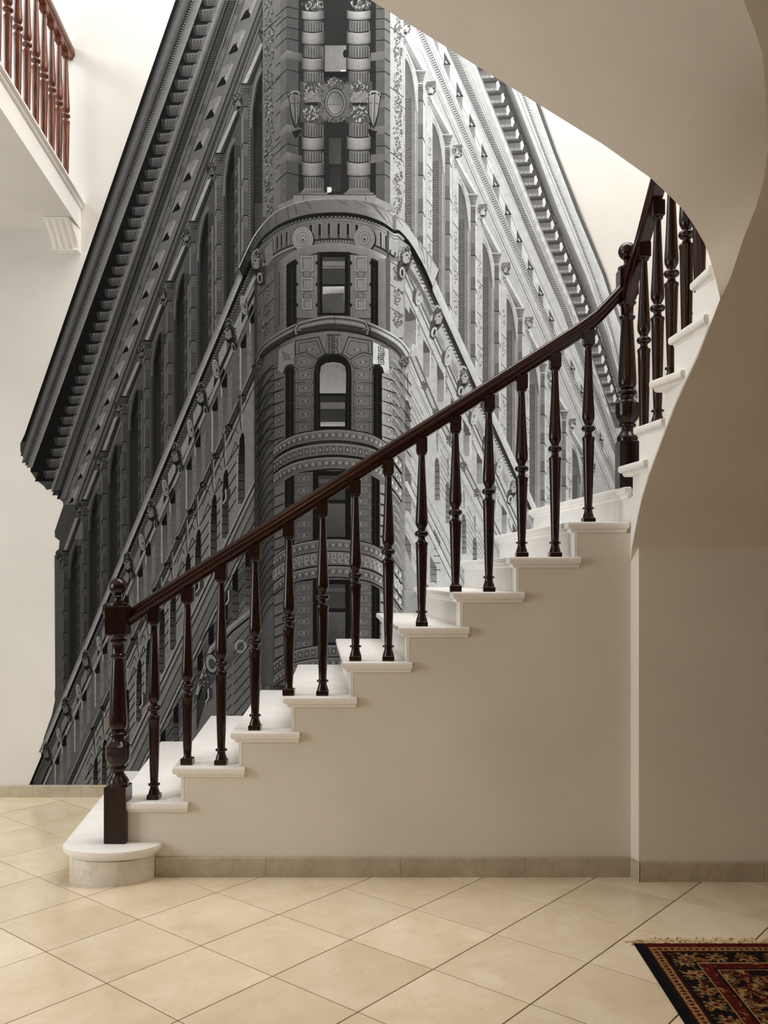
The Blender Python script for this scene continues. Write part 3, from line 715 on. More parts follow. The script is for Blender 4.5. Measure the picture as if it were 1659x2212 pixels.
# attic windows, bead row, fascia lines
wins = [(934,947,48,78),(959,972,112,141),(986,999,177,210),(1013.6,1026,245,275),(1040,1052,310,340),(1065,1078,375,404),(1091,1103,438,465),(1116,1127,498,524),(1140,1151,558,583),(1163,1173,614,639),(1186,1196,669,694),(1209,1218,722,746),(1232,1241,776,799),(1254,1262,828,850),(1275,1283,880,901),(1295,1303,930,952)]
for (a_, b_, y0, y1) in wins:
    k = (b_-a_)/12.5
    M.poly([(a_-2, y1-2), (b_, y1-1), (b_, y1+36*k), (a_+8*k, y1+24*k)], [120, 150, 190, 170]); M.poly([(b_, y1), (b_+16*k, y1+30*k), (b_+14*k, y1+60*k), (b_, y1+34*k)], 240)
    M.poly([(a_, y0), (b_, y1-3), (a_, y1)], 90, 1); M.poly([(a_, y0), (a_+2, y0+5), (b_, y1-4), (b_+1, y1)], 60, 2); M.rect(a_, y1-3, b_+1, y1, 44, 2); M.line((a_+3, y1-8), (a_+7, y1-2), 2, 220, 3)
BD = table([(105,923),(395,1049),(476.6,1085),(536,1112),(650,1163),(788,1224),(960,1297)])
y = 60
while y < 1060:
    k = 1-.2*y/1000
    M.line((BD(y)-3*k, y+1.5), (BD(y)+3*k, y-1), 2.3*k, 112); y += 5.2*k
for o_, w_, g_ in ((-5.5,1.2,120),(5,1.4,96),(10,1,170),(22,1.1,150),(-16,1,168),(-21,1.6,120),(-27,1,176),(42,1,160),(50,1.2,140),(57,1,170)): stripe(BD, w_, 60, 1080, g_, 1, o_)
M.up(4)
rc = [(855,20),(910,155),(968,293),(1023,422),(1074,549),(1124.5,667.5),(1173,786),(1219,889),(1263,987)]
# arcade ground
M.poly([(872,0),(rc[1][0]+14,155),(rc[2][0]+14,293),(rc[3][0]+14,422),(rc[4][0]+14,549),(rc[5][0]+14,667),(rc[6][0]+14,786),(rc[7][0]+14,889),(rc[8][0]+14,987),(1330,1110),(1100,1110),(872,600)], 214)
M.up()
for i, (x_, y_) in enumerate(rc):
    k = 1-.045*i; per = 54*(1-.03*i); S = lambda dx: x_+dx*per/54; yb = 1200
    M.rect(S(-7), y_+30*k, S(4), yb, [132,142,168,150]); M.rect(S(4), y_+50*k, S(8), yb, 240)
    M.rect(S(-19), y_+60*k, S(-7), yb, 196)
    M.poly([(S(-36), y_-28*k), (S(-30), y_-20*k), (S(-23), y_+5*k), (S(-17), y_+36*k), (S(-14), y_+90*k), (S(-36), y_+90*k)], [104, 98, 100, 108, 128, 132]); M.rect(S(-36), y_+90*k, S(-14), yb, [132, 128, 166, 166])
    M.rect(S(-20), y_+70*k, S(-14), yb, [134,134,170,170], 1)
    M.path([(S(-35), y_-40*k), (S(-28), y_-28*k), (S(-20), y_), (S(-14), y_+34*k), (S(-11), y_+90*k)], 6.5*k, 216, 1)
    M.path([(S(-36), y_-29*k), (S(-30), y_-20*k), (S(-23), y_+5*k), (S(-17), y_+36*k), (S(-14), y_+90*k)], 1.2, 70, 2)
    for j in range(24):
        t = j/23; M.ell(S(lerp(-32, -11, t**.6)), y_+lerp(-36, 88, t)*k, 1.5, 2, 130, 3, .4, 5)
    M.rect(S(-49), y_-60*k, S(-36), yb, 226, 1)
M.up(4)
for i, (x_, y_) in enumerate(rc):
    k = 1-.045*i; per = 54*(1-.03*i); S = lambda dx: x_+dx*per/54
    M.key(S(-35), S(-23), y_+60*k, 1150, 84, 18*k, 1.5, flip=-1)
    for j in range(90):
        yy = y_+92*k+j*6.3*k
        if yy > 1150: break
        M.ell(S(-10.5), yy, 1.3*k, 2.0*k, 112, 0, .3, 5); M.ell(S(-8), yy+3, 1.3*k, 1.8*k, 120, 0, .3, 5)
    for j in range(10):
        yy = y_+66*k+j*84*k
        if yy > 1180: break
        M.rect(S(-7), yy, S(4), yy+1.8, 50); M.line((S(4), yy), (S(8), yy+12*k), 1.2, 80); M.rect(S(-7), yy-30*k, S(4), yy, 112)
        M.carve(S(-43), yy-40*k, 10*k, 62*k, 205, 800+20*i+j, 20, .48, 1.15, l=1); M.line((S(-49), yy+2), (S(-36), yy+20*k), 1.2, 110, 1)
    M.poly([(S(-13), y_), (S(11), y_), (S(7), y_+10*k), (S(4), y_+26*k), (S(-7), y_+26*k), (S(-10), y_+10*k)], [100, 150, 158, 168, 120, 108], 2)
    for q in (5, 12, 20): M.line((S(-11+q*.15), y_+q*k), (S(9-q*.2), y_+q*k), 1, 100, 3)
    for q in (30, 36, 43): M.line((S(-7), y_+q*k), (S(4), y_+q*k), 1, 92, 3)
    if i:
        qx, qy = rc[i-1]
        M.poly([(qx+12*k, qy+62*k), (qx+17*k, qy+60*k), (S(2), y_-3), (S(-12), y_-3)], [190, 176, 160, 96], 1); M.poly([(qx+17*k, qy+58*k), (qx+23*k, qy+54*k), (S(11), y_-2), (S(2), y_-3)], 246, 2); M.line((qx+17*k, qy+60*k), (S(2), y_-3), 1, 130, 3)
    hx, hy = S(20), y_+40*k
    M.ell(hx, hy-4*k, 12*k, 13*k, 130, 2); M.carve(hx, hy, 22*k, 30*k, 190, 900+i, 20, .42, 1.2, l=3); M.poly([(hx-10*k, hy-16*k), (hx+12*k, hy-18*k), (hx+13*k, hy-10*k), (hx-6*k, hy-9*k)], 118, 4)
    M.ell(hx+2, hy+4*k, 5.5*k, 8*k, 214, 4); M.ell(hx+1, hy+12*k, 4*k, 2.6*k, 70, 5); M.ell(hx+7*k, hy-1, 2, 1.6, 74, 5); M.carve(hx-2*k, hy+25*k, 9*k, 26*k, 180, 920+i, 10, .4, 1.2, l=4)
M.up(8)
# ledge 2 of the right facade and the belt zone
Q2 = table([(563,922),(1095,1158)])
kw = lambda y: 1-.30*(y-563)/532
base_pts = [(875,505),(Q2(563)-17,563),(Q2(1290)-14,1290),(1240,1400),(875,1400)]
M.poly(base_pts, 222)
M.up()
led_t = arc([(853,466),(875,482),(893,504),(908,531),(922,563)], 5)
led_b = arc([(853,493),(868,500),(880,515),(891,534),(905,563)], 5)
M.band(led_t, led_b, 240, 226, 2); M.band(led_b, shift(led_b, 12, -4), 60, 40, 1)
fill(lambda y: Q2(y)-17*kw(y), Q2, 563, 1290, 226, 244, 6, 2); fill(lambda y: Q2(y)-27*kw(y), lambda y: Q2(y)-17*kw(y), 556, 1290, 60, 44, 6, 1)
fill(lambda y: Q2(y)-34*kw(y), lambda y: Q2(y)-27*kw(y), 540, 1290, 120, 90, 6, 1)
fill(lambda y: Q2(y)-62*kw(y), lambda y: Q2(y)-34*kw(y), 560, 1290, 204, 214, 6, 1)
M.up(3)
y = 520
while y < 1280:
    M.ell(Q2(y)-31*kw(y), y, 4.2*kw(y), 3.2*kw(y), 110, 0, .5, 8); M.ell(Q2(y)-31.5*kw(y), y-.6, 3.2*kw(y), 2.3*kw(y), 222, 1, .5, 7); y += 9.0*kw(y)
for o_, w_, g_ in ((-62,2.4,110),(-58,1.4,240),(-54,2.6,90),(-70,5,236),(-76,1.5,90)): stripe(Q2, w_, 575, 1290, g_, 1, o_)
M.up(3)
rh = [(875,558),(944,688),(1001,817),(1055,938),(1107,1055),(1156,1168)]; rm = [(906,637),(968,770),(1024,900),(1078.5,1009),(1130,1115)]
for i, (x_, y_) in enumerate(rm):
    k = kw(y_)
    for sgn in (-1, 1):
        for j in range(5): xx = x_+(-sgn*17+(j-2)*3.2)*k; yy = y_+(-sgn*34+(j-2)*6)*k; M.rect(xx-.6*k, yy-14*k, xx+.6*k, yy+16*k, 130)
    M.poly([(x_-16*k, y_-6*k), (x_-8*k, y_-16*k), (x_-6*k, y_+30*k), (x_-16*k, y_+14*k)], 100, 1)
    M.ell(x_, y_, 9.5*k, 26*k, 96, 1, .2, 20); M.ell(x_+1*k, y_, 8.4*k, 24.5*k, 240, 2, .2, 20); M.ell(x_+.6*k, y_, 6*k, 18*k, 160, 3, .2, 18); M.ell(x_+1*k, y_, 5*k, 15.5*k, 232, 4, .2, 18); M.ell(x_, y_, 2.2*k, 5*k, 120, 5, .2, 8)
for i, (x_, y_) in enumerate(rh):
    k = kw(y_)
    M.poly([(x_-16*k, y_+14*k), (x_-10*k, y_-20*k), (x_, y_-32*k), (x_+9*k, y_-24*k), (x_+16*k, y_-6*k), (x_+10*k, y_+18*k), (x_, y_+30*k), (x_-8*k, y_+52*k), (x_-18*k, y_+44*k)], 84, 2)
    M.path([(x_-13*k, y_+6*k), (x_-9*k, y_-18*k), (x_, y_-30*k), (x_+8*k, y_-23*k)], 2.4, 226, 3)
    M.carve(x_-1*k, y_-10*k, 22*k, 30*k, 190, 940+i, 20, .4, 1.25, l=4); M.poly([(x_-3*k, y_-8*k), (x_+6*k, y_-12*k), (x_+13*k, y_-2*k), (x_+8*k, y_+12*k), (x_-2*k, y_+14*k)], 196, 6)
    M.ell(x_+5*k, y_-4*k, 3.6*k, 1.6*k, 60, 7, .3, 6); M.ell(x_, y_+17*k, 6*k, 3.4*k, 50, 7, 0, 8); M.ell(x_-7*k, y_+32*k, 6.5*k, 12*k, 226, 5, .25, 12); M.ell(x_-6*k, y_+33*k, 3*k, 8*k, 66, 6, .2, 9)
    # openings and carved piers to the left of the architrave
    for ddx, ddy in ((-26, 66), (-58, -10) if i else (-900, 0), (6, 122)):
        wx, wy = x_+ddx*k, y_+ddy*k
        if wx < 874: continue
        M.poly([(wx-6*k, wy-18*k), (wx+9*k, wy+8*k), (wx+9*k, wy+14*k), (wx-6*k, wy+14*k)], 96, 1); M.rect(wx-6*k, wy+12*k, wx+9*k, wy+70*k, [150,162,184,176]); M.rect(wx+9*k, wy+10*k, wx+12*k, wy+78*k, 244)
        M.carve(wx+15*k, wy+20*k, 7*k, 64*k, 205, 960+i*9+int(ddx), 14, .45, 1.15, l=1)
M.up(8)
# roll 3 right, pale coursed stone with narrow arched openings
Q3 = table([(770,887),(889,937),(1081,1035)])
M.poly([(876,772),(Q3(860)-3,860),(Q3(1000)-3,1000),(Q3(1300)-3,1300),(1140,1400),(872,1400)], 226)
M.up()
for a_, b_, ga, gb in ((-8,-4,236,250),(-4,0,90,140),(0,7,190,226),(7,12,226,120),(12,14,70,90)): fill(lambda y, a_=a_: Q3(y)+a_*kw(y), lambda y, b_=b_: Q3(y)+b_*kw(y), 770, 1300, ga, gb, 5)
stripe(Q3, 1.3, 790, 1300, 120, 1, -15); stripe(Q3, 1.1, 790, 1300, 170, 1, -19)
for i in range(8):
    y_ = 832+i*58; M.ell(Q3(y_)+4, y_, 8, 9, 110, 2, -.4, 9); M.carve(Q3(y_)+4, y_+2, 16, 20, 190, 1000+i, 12, .4, 1.2, l=3)
M.up(4)
LJ = table([(1100,875),(1300,960)])
for i, (x_, y_) in enumerate(((881,864),(944.7,989),(968,1041),(1002.5,1110),(1026,1160),(918,922),(1058,1215),(1082,1262))):
    k = 1-.2*(y_-864)/300; yb = y_+72*k+26
    if i == 5: continue
    M.poly([(x_-6*k, y_+8*k), (x_-3*k, y_), (x_+2*k, y_+3*k), (x_+5*k, y_+20*k), (x_+6*k, yb), (x_-6*k, yb)], [110,100,108,120,156,150])
    for j in range(6): M.line((x_-6*k, y_+(18+j*14)*k), (x_+5*k, y_+(18+j*14)*k), 1.2, 66, 1)
    M.poly([(x_-1*k, y_-12*k), (x_-3*k, y_-58*k), (x_+1*k, y_-58*k), (x_+1*k, y_-12*k)], 150, 1)
    for j in range(7): M.line((x_+7*k, y_+(j*16-20)*k), (x_+34*k, y_+(j*16+34)*k), 1, 152, 1)
for j in range(22): 
    y_ = 850+j*27; M.line((878, y_), (900, y_+44), 1, 168)
for (x_, y0, y1) in ((881, 1000, 1110), (881, 1150, 1262), (944, 1130, 1190), (936, 1200, 1262), (918, 1240, 1300)):
    M.poly([(x_-7, y0), (x_+7, y0+26), (x_+7, y1), (x_-7, y1-10)], [110,130,168,160], 2)
    for j in range(6): M.line((x_-7, y0+26+j*15), (x_+7, y0+26+j*15), 1.2, 76, 3)
for o_, w_, g_ in ((0,9,244),(6,1.6,90),(-6,1.4,120),(14,5,236),(18,1.4,110),(30,1,150)): stripe(table([(1040,876),(1262,985)]), w_, 1040, 1330, g_, 4, o_)
M.up(6)

# ---- turret
TL, TR = 556.0, 875.0
def shade(x_, f=1.0):                       # printed tone across the rounded corner
    t = (x_-550)/325
    if t < .1: g = lerp(58, 84, t/.1)
    elif t < .45: g = lerp(84, 104, (t-.1)/.35)
    elif t < .78: g = lerp(104, 122, (t-.45)/.33)
    elif t < .88: g = lerp(122, 190, (t-.78)/.1)
    else: g = lerp(190, 222, min(1, (t-.88)/.12))
    return min(250, g*f)
def sband(A, B, fa, fb=None, l=0):
    fb = fa if fb is None else fb
    M.band(A, B, [shade(p[0], fa) for p in A], [shade(p[0], fb) for p in B], l)
c2 = lambda x_, y_: (500+x_/3.687, y_/3.687)
c3 = lambda x_, y_: (500+x_/3.687, 550+y_/3.687)
# ground
xs_ = [550, 560, 580, 606, 619, 653, 700, 750, 801, 831, 843, 857, 875, 890, 905]
M.band([(x_, 440) for x_ in xs_[:-2]], [(x_, 1330) for x_ in xs_[:-2]], [shade(x_, .92) for x_ in xs_[:-2]], [shade(x_, .86) for x_ in xs_[:-2]])
M.up(); M.poly([(550,1300),(566,1480),(600,1480),(905,1480),(905,1262),(875,1180)], [60,60,84,180,200,200])
# upper storey recess behind the columns
M.up()
M.rect(568, 0, 606, 470, 96); M.rect(606, 0, 619, 450, 84); M.rect(619, 0, 653, 440, 70); M.rect(700, 0, 752, 425, 18); M.rect(801, 0, 831, 440, 86); M.rect(831, 0, 843, 450, 118); M.rect(843, 0, 872, 490, 206)
M.rect(645, 0, 812, 425, 34)
M.up()
for y_ in (22, 44, 66, 90, 130, 158, 206, 236, 290, 318, 350, 380):
    M.path([(596, y_+16), (606, y_+6), (620, y_-6), (653, y_+2)], 1.5, 26); M.path([(801, y_), (831, y_-2), (843, y_+6)], 1.5, 30)
for y_ in (132, 236, 292, 352): M.poly([(606, y_-8), (620, y_-22), (653, y_-14), (653, y_+4), (620, y_-4), (606, y_+8)], [104, 110, 76, 60, 90, 90]); M.poly([(801, y_-16), (831, y_-20), (831, y_-2), (801, y_+2)], 104)
for i, y_ in enumerate((20, 70, 120, 180, 235, 285, 335, 390, 440)): M.carve(580, y_, 22, 62, 108, 500+i, 22, l=1); M.carve(858, y_-4, 20, 60, 196, 520+i, 26, .45, 1.2, l=1)
for y_ in (60, 190, 330): M.line((570, y_+12), (606, y_-22), 1.4, 30, 3); M.line((843, y_), (872, y_+22), 1.4, 70, 3)
# centre panes
M.rect(702, 100, 748, 156, [112, 128, 132, 120], 1); M.ell(746, 118, 5, 9, 22, 2); M.rect(736, 153, 747, 156, 235, 2); M.rect(700, 158, 750, 168, 10, 2)
M.rect(711, 300, 737, 356, [54, 60, 70, 60], 1); M.rect(712, 364, 736, 415, [40, 46, 52, 46], 1); M.poly([(707,405),(716,408),(716,416),(707,418)], 240, 2); M.ell(712, 411, 5, 6, 236, 2)
M.up(3)
# two banded columns
for (xa, xb, sh) in ((651.5, 701.5, 1.0), (749, 801, 1.12)):
    def drum(y0, y1, wide, g, l=0):
        e = 2.5 if wide else -1; a_, b_ = xa+3-e, xb-3+e
        xs2 = [lerp(a_, b_, t) for t in (0, .12, .35, .6, .85, 1)]; tone = [.45, .85, 1.08, 1.0, .68, .38] if sh == 1.0 else [.5, .85, 1.05, 1.08, .85, .6]
        sag = 4 if wide else 3
        bow = [0, 1.8, 3.6, 3.6, 1.8, 0]
        M.band([(x_, y0+b_*.9) for x_, b_ in zip(xs2, bow)], [(x_, y1+b_*.9) for x_, b_ in zip(xs2, bow)], [g*t*sh for t in tone], [g*t*sh*.86 for t in tone], l)
        if not wide:
            for j in range(1, 11):
                x_ = lerp(a_, b_, .5-.5*math.cos(PI*j/11)); M.line((x_, y0+7), (x_, y1+3), 1.5, g*.5, l+1); M.line((x_+1.6, y0+7), (x_+1.6, y1+3), .9, g*1.25*sh, l+1)
        M.path([(x_, y1+b_*.9) for x_, b_ in zip(xs2, bow)], 1.6, 16, l+2)
        if wide: M.path([(x_, y1-3+b_*.9) for x_, b_ in zip(xs2, bow)], 1.0, g*.6, l+2)
    for y0, y1, w_, g_ in ((24,43,1,150),(43,69,0,100),(69,96,1,138),(96,125,0,100),(125,152,1,132),(152,182,0,98),(264,296,0,98),(296,324,1,142),(324,350,0,104),(350,380,1,136),(380,408,0,104)): drum(y0, y1, w_, g_)
    M.carve((xa+xb)/2, 10, 54, 28, 120*sh, 600+int(xa), 26, l=3)
    M.poly([(xa-4, 420), (xa+6, 408), (xb-6, 408), (xb+4, 420)], [90*sh, 120*sh, 110*sh, 70*sh], 3); M.rect(xa-6, 418, xb+6, 424, [100*sh, 130*sh, 120*sh, 90*sh], 4)
    # carved middle band
    M.rect(xa-3, 178, xb+3, 266, 66*sh, 3); M.carve((xa+xb)/2, 192, 50, 30, 112*sh, 620+int(xa), 30, l=4)
    for j in range(5):
        for q in range(4): M.ell((xa+xb)/2-16+j*8+(q % 2)*3, 204+q*5.5, 5, 3.4, (104+9*((j+q) % 3))*sh, 6, .2, 7); 
    M.ell((xa+xb)/2, 226, 20, 4, 30, 6, 0, 10)
    M.carve((xa+xb)/2, 248, 46, 34, 122*sh, 640+int(xa), 34, l=7)
M.up(10)
# cartouche with its oval and side shields
M.poly([(692,186),(712,182),(724,170),(738,182),(756,186),(762,205),(754,222),(758,250),(742,262),(724,268),(706,262),(690,250),(694,222),(686,205)], 92)
M.carve(724, 184, 40, 26, 112, 700, 30, l=1); M.carve(724, 258, 60, 16, 104, 701, 18, l=1); M.carve(694, 222, 14, 60, 100, 702, 14, l=1); M.carve(755, 222, 14, 60, 112, 703, 14, l=1)
M.ell(724.5, 224, 23.5, 31, 36, 3, 0, 28); M.ell(724.5, 224, 22, 29.5, 84, 4, 0, 28)
for j in range(34):
    t = 2*PI*j/34; M.ell(724.5+20.3*math.cos(t), 224+27.5*math.sin(t), 1.5, 1.7, 142, 5, 0, 6)
M.ell(724.5, 224, 17.5, 24.5, 44, 5, 0, 26); M.poly([(724.5+16.5*math.cos(2*PI*j/26), 224.5+23.5*math.sin(2*PI*j/26)) for j in range(26)], [112+26*math.cos(2*PI*j/26-2.4) for j in range(26)], 6)
M.line((709,228),(740,226),1.2,84,7); M.carve(723, 176, 16, 18, 118, 705, 14, l=4)
for (sx, tilt, g_) in ((637, .12, 96), (809, -.1, 138)):
    s_ = 1 if sx < 700 else -1
    M.poly([(sx-14*s_, 208), (sx-4*s_, 200), (sx+13*s_, 206), (sx+13*s_, 250), (sx+6*s_, 272), (sx+3*s_, 280), (sx-2*s_, 274), (sx-8*s_, 250)], 24, 3)
    M.poly([(sx-12*s_, 212), (sx-4*s_, 204), (sx+12*s_, 208), (sx+11*s_, 250), (sx+4*s_, 272), (sx+2*s_, 276), (sx-6*s_, 250)], [g_*1.1, g_, g_, g_*.8, g_*.8, g_*.8, g_*1.1], 4)
    M.line((sx, 206), (sx+2*s_, 272), 1.6, g_*.5, 5); M.line((sx-9*s_, 226), (sx+11*s_, 224), 1.6, g_*.6, 5); M.line((sx+2*s_, 206), (sx+4*s_, 268), 1, g_*1.4, 5)
    M.path([(sx-10*s_, 204), (sx-2*s_, 199), (sx+8*s_, 200), (sx+10*s_, 206)], 3.4, g_*1.2, 5); M.ell(sx-9*s_, 206, 4, 4, g_*1.2, 6); M.ell(sx-9*s_, 206, 2, 2, 30, 7)
    M.poly([(sx-6*s_, 286), (sx+14*s_, 280), (sx+14*s_, 288), (sx+2*s_, 300)], 22, 3)
# pedestals and the great curved ledge
M.rect(634, 422, 812, 442, [118, 150, 160, 128]); M.line((634,422),(812,422),1.5,60,1); M.line((656,424),(656,442),1.2,70,1); M.line((790,424),(790,442),1.2,80,1); M.poly([(598,446),(634,430),(634,448),(606,462)], 110)
M.poly([(812,428),(848,444),(858,462),(812,448)], 176)
M.up(9)
top = arc([c2(*q) for q in ((60,2140),(180,1890),(310,1730),(420,1660),(560,1612),(720,1592),(900,1592),(1050,1604),(1180,1645),(1280,1722),(1365,1760),(1480,1900),(1650,2150))], 5)
bot = arc([c2(*q) for q in ((90,2200),(215,1950),(318,1842),(430,1775),(600,1722),(820,1702),(1020,1718),(1190,1775),(1290,1840),(1340,1850),(1430,1955),(1530,2130),(1600,2290))], 5)
M.band(shift(bot, -3), shift(bot, 12), 8, 12)
sband(top, bot, 1.0, 1.0, 1)
M.path(top, 1.6, 150, 2); M.path(shift(bot, -1), 1.5, 30, 2)
M.poly([c2(280,1740), c2(312,1732), c2(312,1842), c2(285,1850)], 76, 2); M.poly([c2(1282,1722), c2(1312,1716), c2(1312,1846), c2(1284,1840)], 130, 2)
r = random.Random(5)
for j in range(34):
    t = r.random(); i_ = int(t*(len(top)-1)); p, q = top[i_], bot[i_]
    M.line(p, (lerp(p[0], q[0], .9), lerp(p[1], q[1], r.uniform(.3, .9))), r.uniform(.6, 1.8), shade(p[0], .72), 2)
M.up(3)
# bead row and frieze
fr_t = shift(bot, 12); fr_b = shift(bot, 62)
cut = lambda A: [p for p in A if 556 < p[0] < 862]
sband(cut(shift(bot, 10)), cut(shift(bot, 64)), 1.02, .92)
for j in range(0, 60):
    t = j/59*(len(bot)-16)+7; i_ = int(t); p = bot[i_]; q = bot[i_+1]; f_ = t-i_; x_, y_ = lerp(p[0], q[0], f_), lerp(p[1], q[1], f_)+9
    if 548 < x_ < 872: M.ell(x_, y_, 3.9, 3.9, 14, 1, 0, 9); M.ell(x_, y_, 3.3, 3.4, shade(x_, .72), 2, 0, 9); M.ell(x_-.8, y_-1, 1.3, 1.2, shade(x_, 1.25), 3, 0, 6)
def frieze_y(x_):
    for p, q in zip(bot, bot[1:]):
        if p[0] <= x_ <= q[0]: return lerp(p[1], q[1], (x_-p[0])/max(1e-6, q[0]-p[0]))
    return bot[-1][1]
for x_ in (590, 600, 609, 620, 672, 691, 711, 732, 752, 771, 823, 834, 843, 853):
    y_ = frieze_y(x_); w_ = 5.5 if 650 < x_ < 800 else 3.4
    M.rect(x_-w_/2, y_+22, x_+w_/2, y_+50, 26, 1); M.rect(x_+w_/2, y_+20, x_+w_/2+1.6, y_+50, shade(x_, 1.35), 1); M.rect(x_-w_/2, y_+46, x_+w_/2, y_+54, 60, 2)
M.path(cut(shift(bot, 18)), 1.3, 90, 1)
for j in range(24):
    x_ = 690+j*3.2; M.ell(x_, frieze_y(x_)+60, 1.7, 1.9, 60 if j % 2 else 130, 3, 0, 6)
M.path(cut(shift(bot, 56)), 3, 40, 2)
M.path([p for p in shift(bot, 59) if p[0] < 640 or p[0] > 805], 5, 120, 2)
for x_, y_ in ((654.5, 518), (787.5, 516.5)):
    M.ell(x_+1.5, y_+2, 24, 27.5, 24, 3, 0, 30); f_ = 1.0 if x_ < 700 else 1.02
    for rr, g_ in ((1, 142), (.86, 104), (.80, 138), (.62, 92), (.56, 132), (.32, 90), (.26, 140)): M.ell(x_, y_, 22.5*rr, 26*rr, g_*f_, 4+int((1-rr)*20), 0, 26)
    M.ell(x_, y_+2, 2.5, 2.5, 50, 22)
M.poly([(572,540),(590,520),(590,560),(576,580)], 100, 2); M.poly([(838,515),(858,524),(858,560),(838,545)], 196, 2); M.rect(836,500,840,560,70,3)
M.up(24)
# storey with rectangular windows
ar = arc([c2(*q) for q in ((350,2120),(420,2060),(520,1995),(680,1950),(820,1940),(960,1950),(1130,1995),(1230,2050),(1300,2110))], 4)
sband(ar, shift(ar, 20), 1.18, 1.05)
M.path(shift(ar, 20), 1.2, 30, 1)
M.up(2)
M.rect(600, 566, 619, 722, [84, 104, 92, 74]); M.rect(817, 560, 833, 716, [128, 150, 140, 120]); M.rect(833, 558, 843, 720, 100); M.rect(592, 566, 601, 730, 72)
M.line((604,590),(604,706),1.6,44,1); M.carve(608, 640, 8, 90, 96, 711, 16, l=1)
M.poly([(620,576),(641,562),(641,700),(620,712)], 14, 1); M.poly([(801,562),(817,568),(817,706),(801,698)], 14, 1)
for x0_, x1_ in ((622,640),(803,815)): M.line((lerp(x0_,x1_,.5), 580), (lerp(x0_,x1_,.5), 700), 1.4, 40, 2); M.line((x0_, 640), (x1_, 644), 2, 34, 2)
for x0_, x1_, g_ in ((641, 686, 112), (757, 802, 126)):
    M.rect(x0_, 552, x1_, 688, [g_, g_*1.05, g_*.95, g_*.85], 1)
    xm = (x0_+x1_)/2
    for (ya, yb_, hw) in ((556, 586, 12), (603, 627, 11), (648, 668, 9)):
        M.rect(xm-hw-3, ya-3, xm+hw+3, yb_+4, g_*.62, 2); M.rect(xm-hw-2, ya-2, xm+hw+2, yb_+2, g_*1.2, 3); M.rect(xm-hw+2, ya+2, xm+hw-2, yb_-2, g_*.5, 4); M.rect(xm-hw+3.5, ya+3.5, xm+hw-2.5, yb_-2.5, g_*1.08, 5)
    for yy in (594, 640): M.ell(xm, yy, 9, 8, g_*.5, 4); M.ell(xm, yy, 7, 6.5, g_*1.15, 5); M.ell(xm, yy, 4.6, 4.2, g_*.45, 6); M.ell(xm, yy, 3.2, 3, g_*1.1, 7)
    M.ell(xm, 678, 8, 7, g_*.9, 3)
    for yy in (566, 612, 657): 
        for sx in (x0_+1, x1_-2): M.rect(sx-1.5, yy, sx+2.5, yy+7, 26, 4)
M.rect(686, 546, 757, 682, 14, 2); M.rect(688, 548, 690, 680, 50, 3); M.rect(753, 548, 755, 680, 44, 3)
M.rect(697, 557, 745.5, 616, 58, 3); M.rect(697, 566, 745, 581, 118, 4); M.rect(697, 576, 745, 578, 70, 5); M.rect(697, 620, 744.5, 677, [150,170,78,64], 3); M.poly([(698,622),(743,620),(743,630),(698,637)], [205,225,150,160], 4); M.poly([(698,637),(743,634),(744,677),(697,677)], [74,74,84,66], 4); M.rect(692, 615, 750, 620, 20, 5)
M.rect(843, 566, 872, 730, 205); 
for i, y_ in enumerate((590, 640, 690)): M.carve(858, y_, 22, 38, 196, 730+i, 24, .45, 1.15, l=1); M.line((843, y_-24), (872, y_-6), 1.4, 90, 2)
M.poly([(556,620),(592,580),(592,730),(556,760)], [70,88,84,66]); 
for i, y_ in enumerate((620, 660, 700)): M.carve(574, y_+10, 18, 34, 96, 740+i, 16, l=1); M.line((558, y_+20), (592, y_-14), 1.3, 30, 2)
M.up(8)
# arched storey
M.poly([(606,726),(660,716),(722,712),(790,718),(834,736),(842,800),(842,960),(606,960)], [84,100,110,120,120,110,100,84])
M.up()
fa = [((560,640),(700,655),(750,790),(690,835),(510,690)), ]
def stone(pts, g, l=0, orn=True):
    cx_ = sum(p[0] for p in pts)/len(pts); cy_ = sum(p[1] for p in pts)/len(pts)
    M.poly(pts, 22, l); M.poly([(lerp(cx_, p[0], .94), lerp(cy_, p[1], .92)) for p in pts], g, l+1)
    if orn:
        M.poly([(lerp(cx_, p[0], .76), lerp(cy_, p[1], .70)) for p in pts], g*.62, l+2); M.poly([(lerp(cx_, p[0], .70), lerp(cy_, p[1], .62)) for p in pts], g*1.02, l+3)
        M.ell(cx_, cy_, 2.6, 2.6, g*1.3, l+4, 0, 7); M.ell(cx_-6, cy_+.5, 1.6, 2.4, g*.66, l+4, 0, 6); M.ell(cx_+6, cy_-.5, 1.6, 2.4, g*.66, l+4, 0, 6)
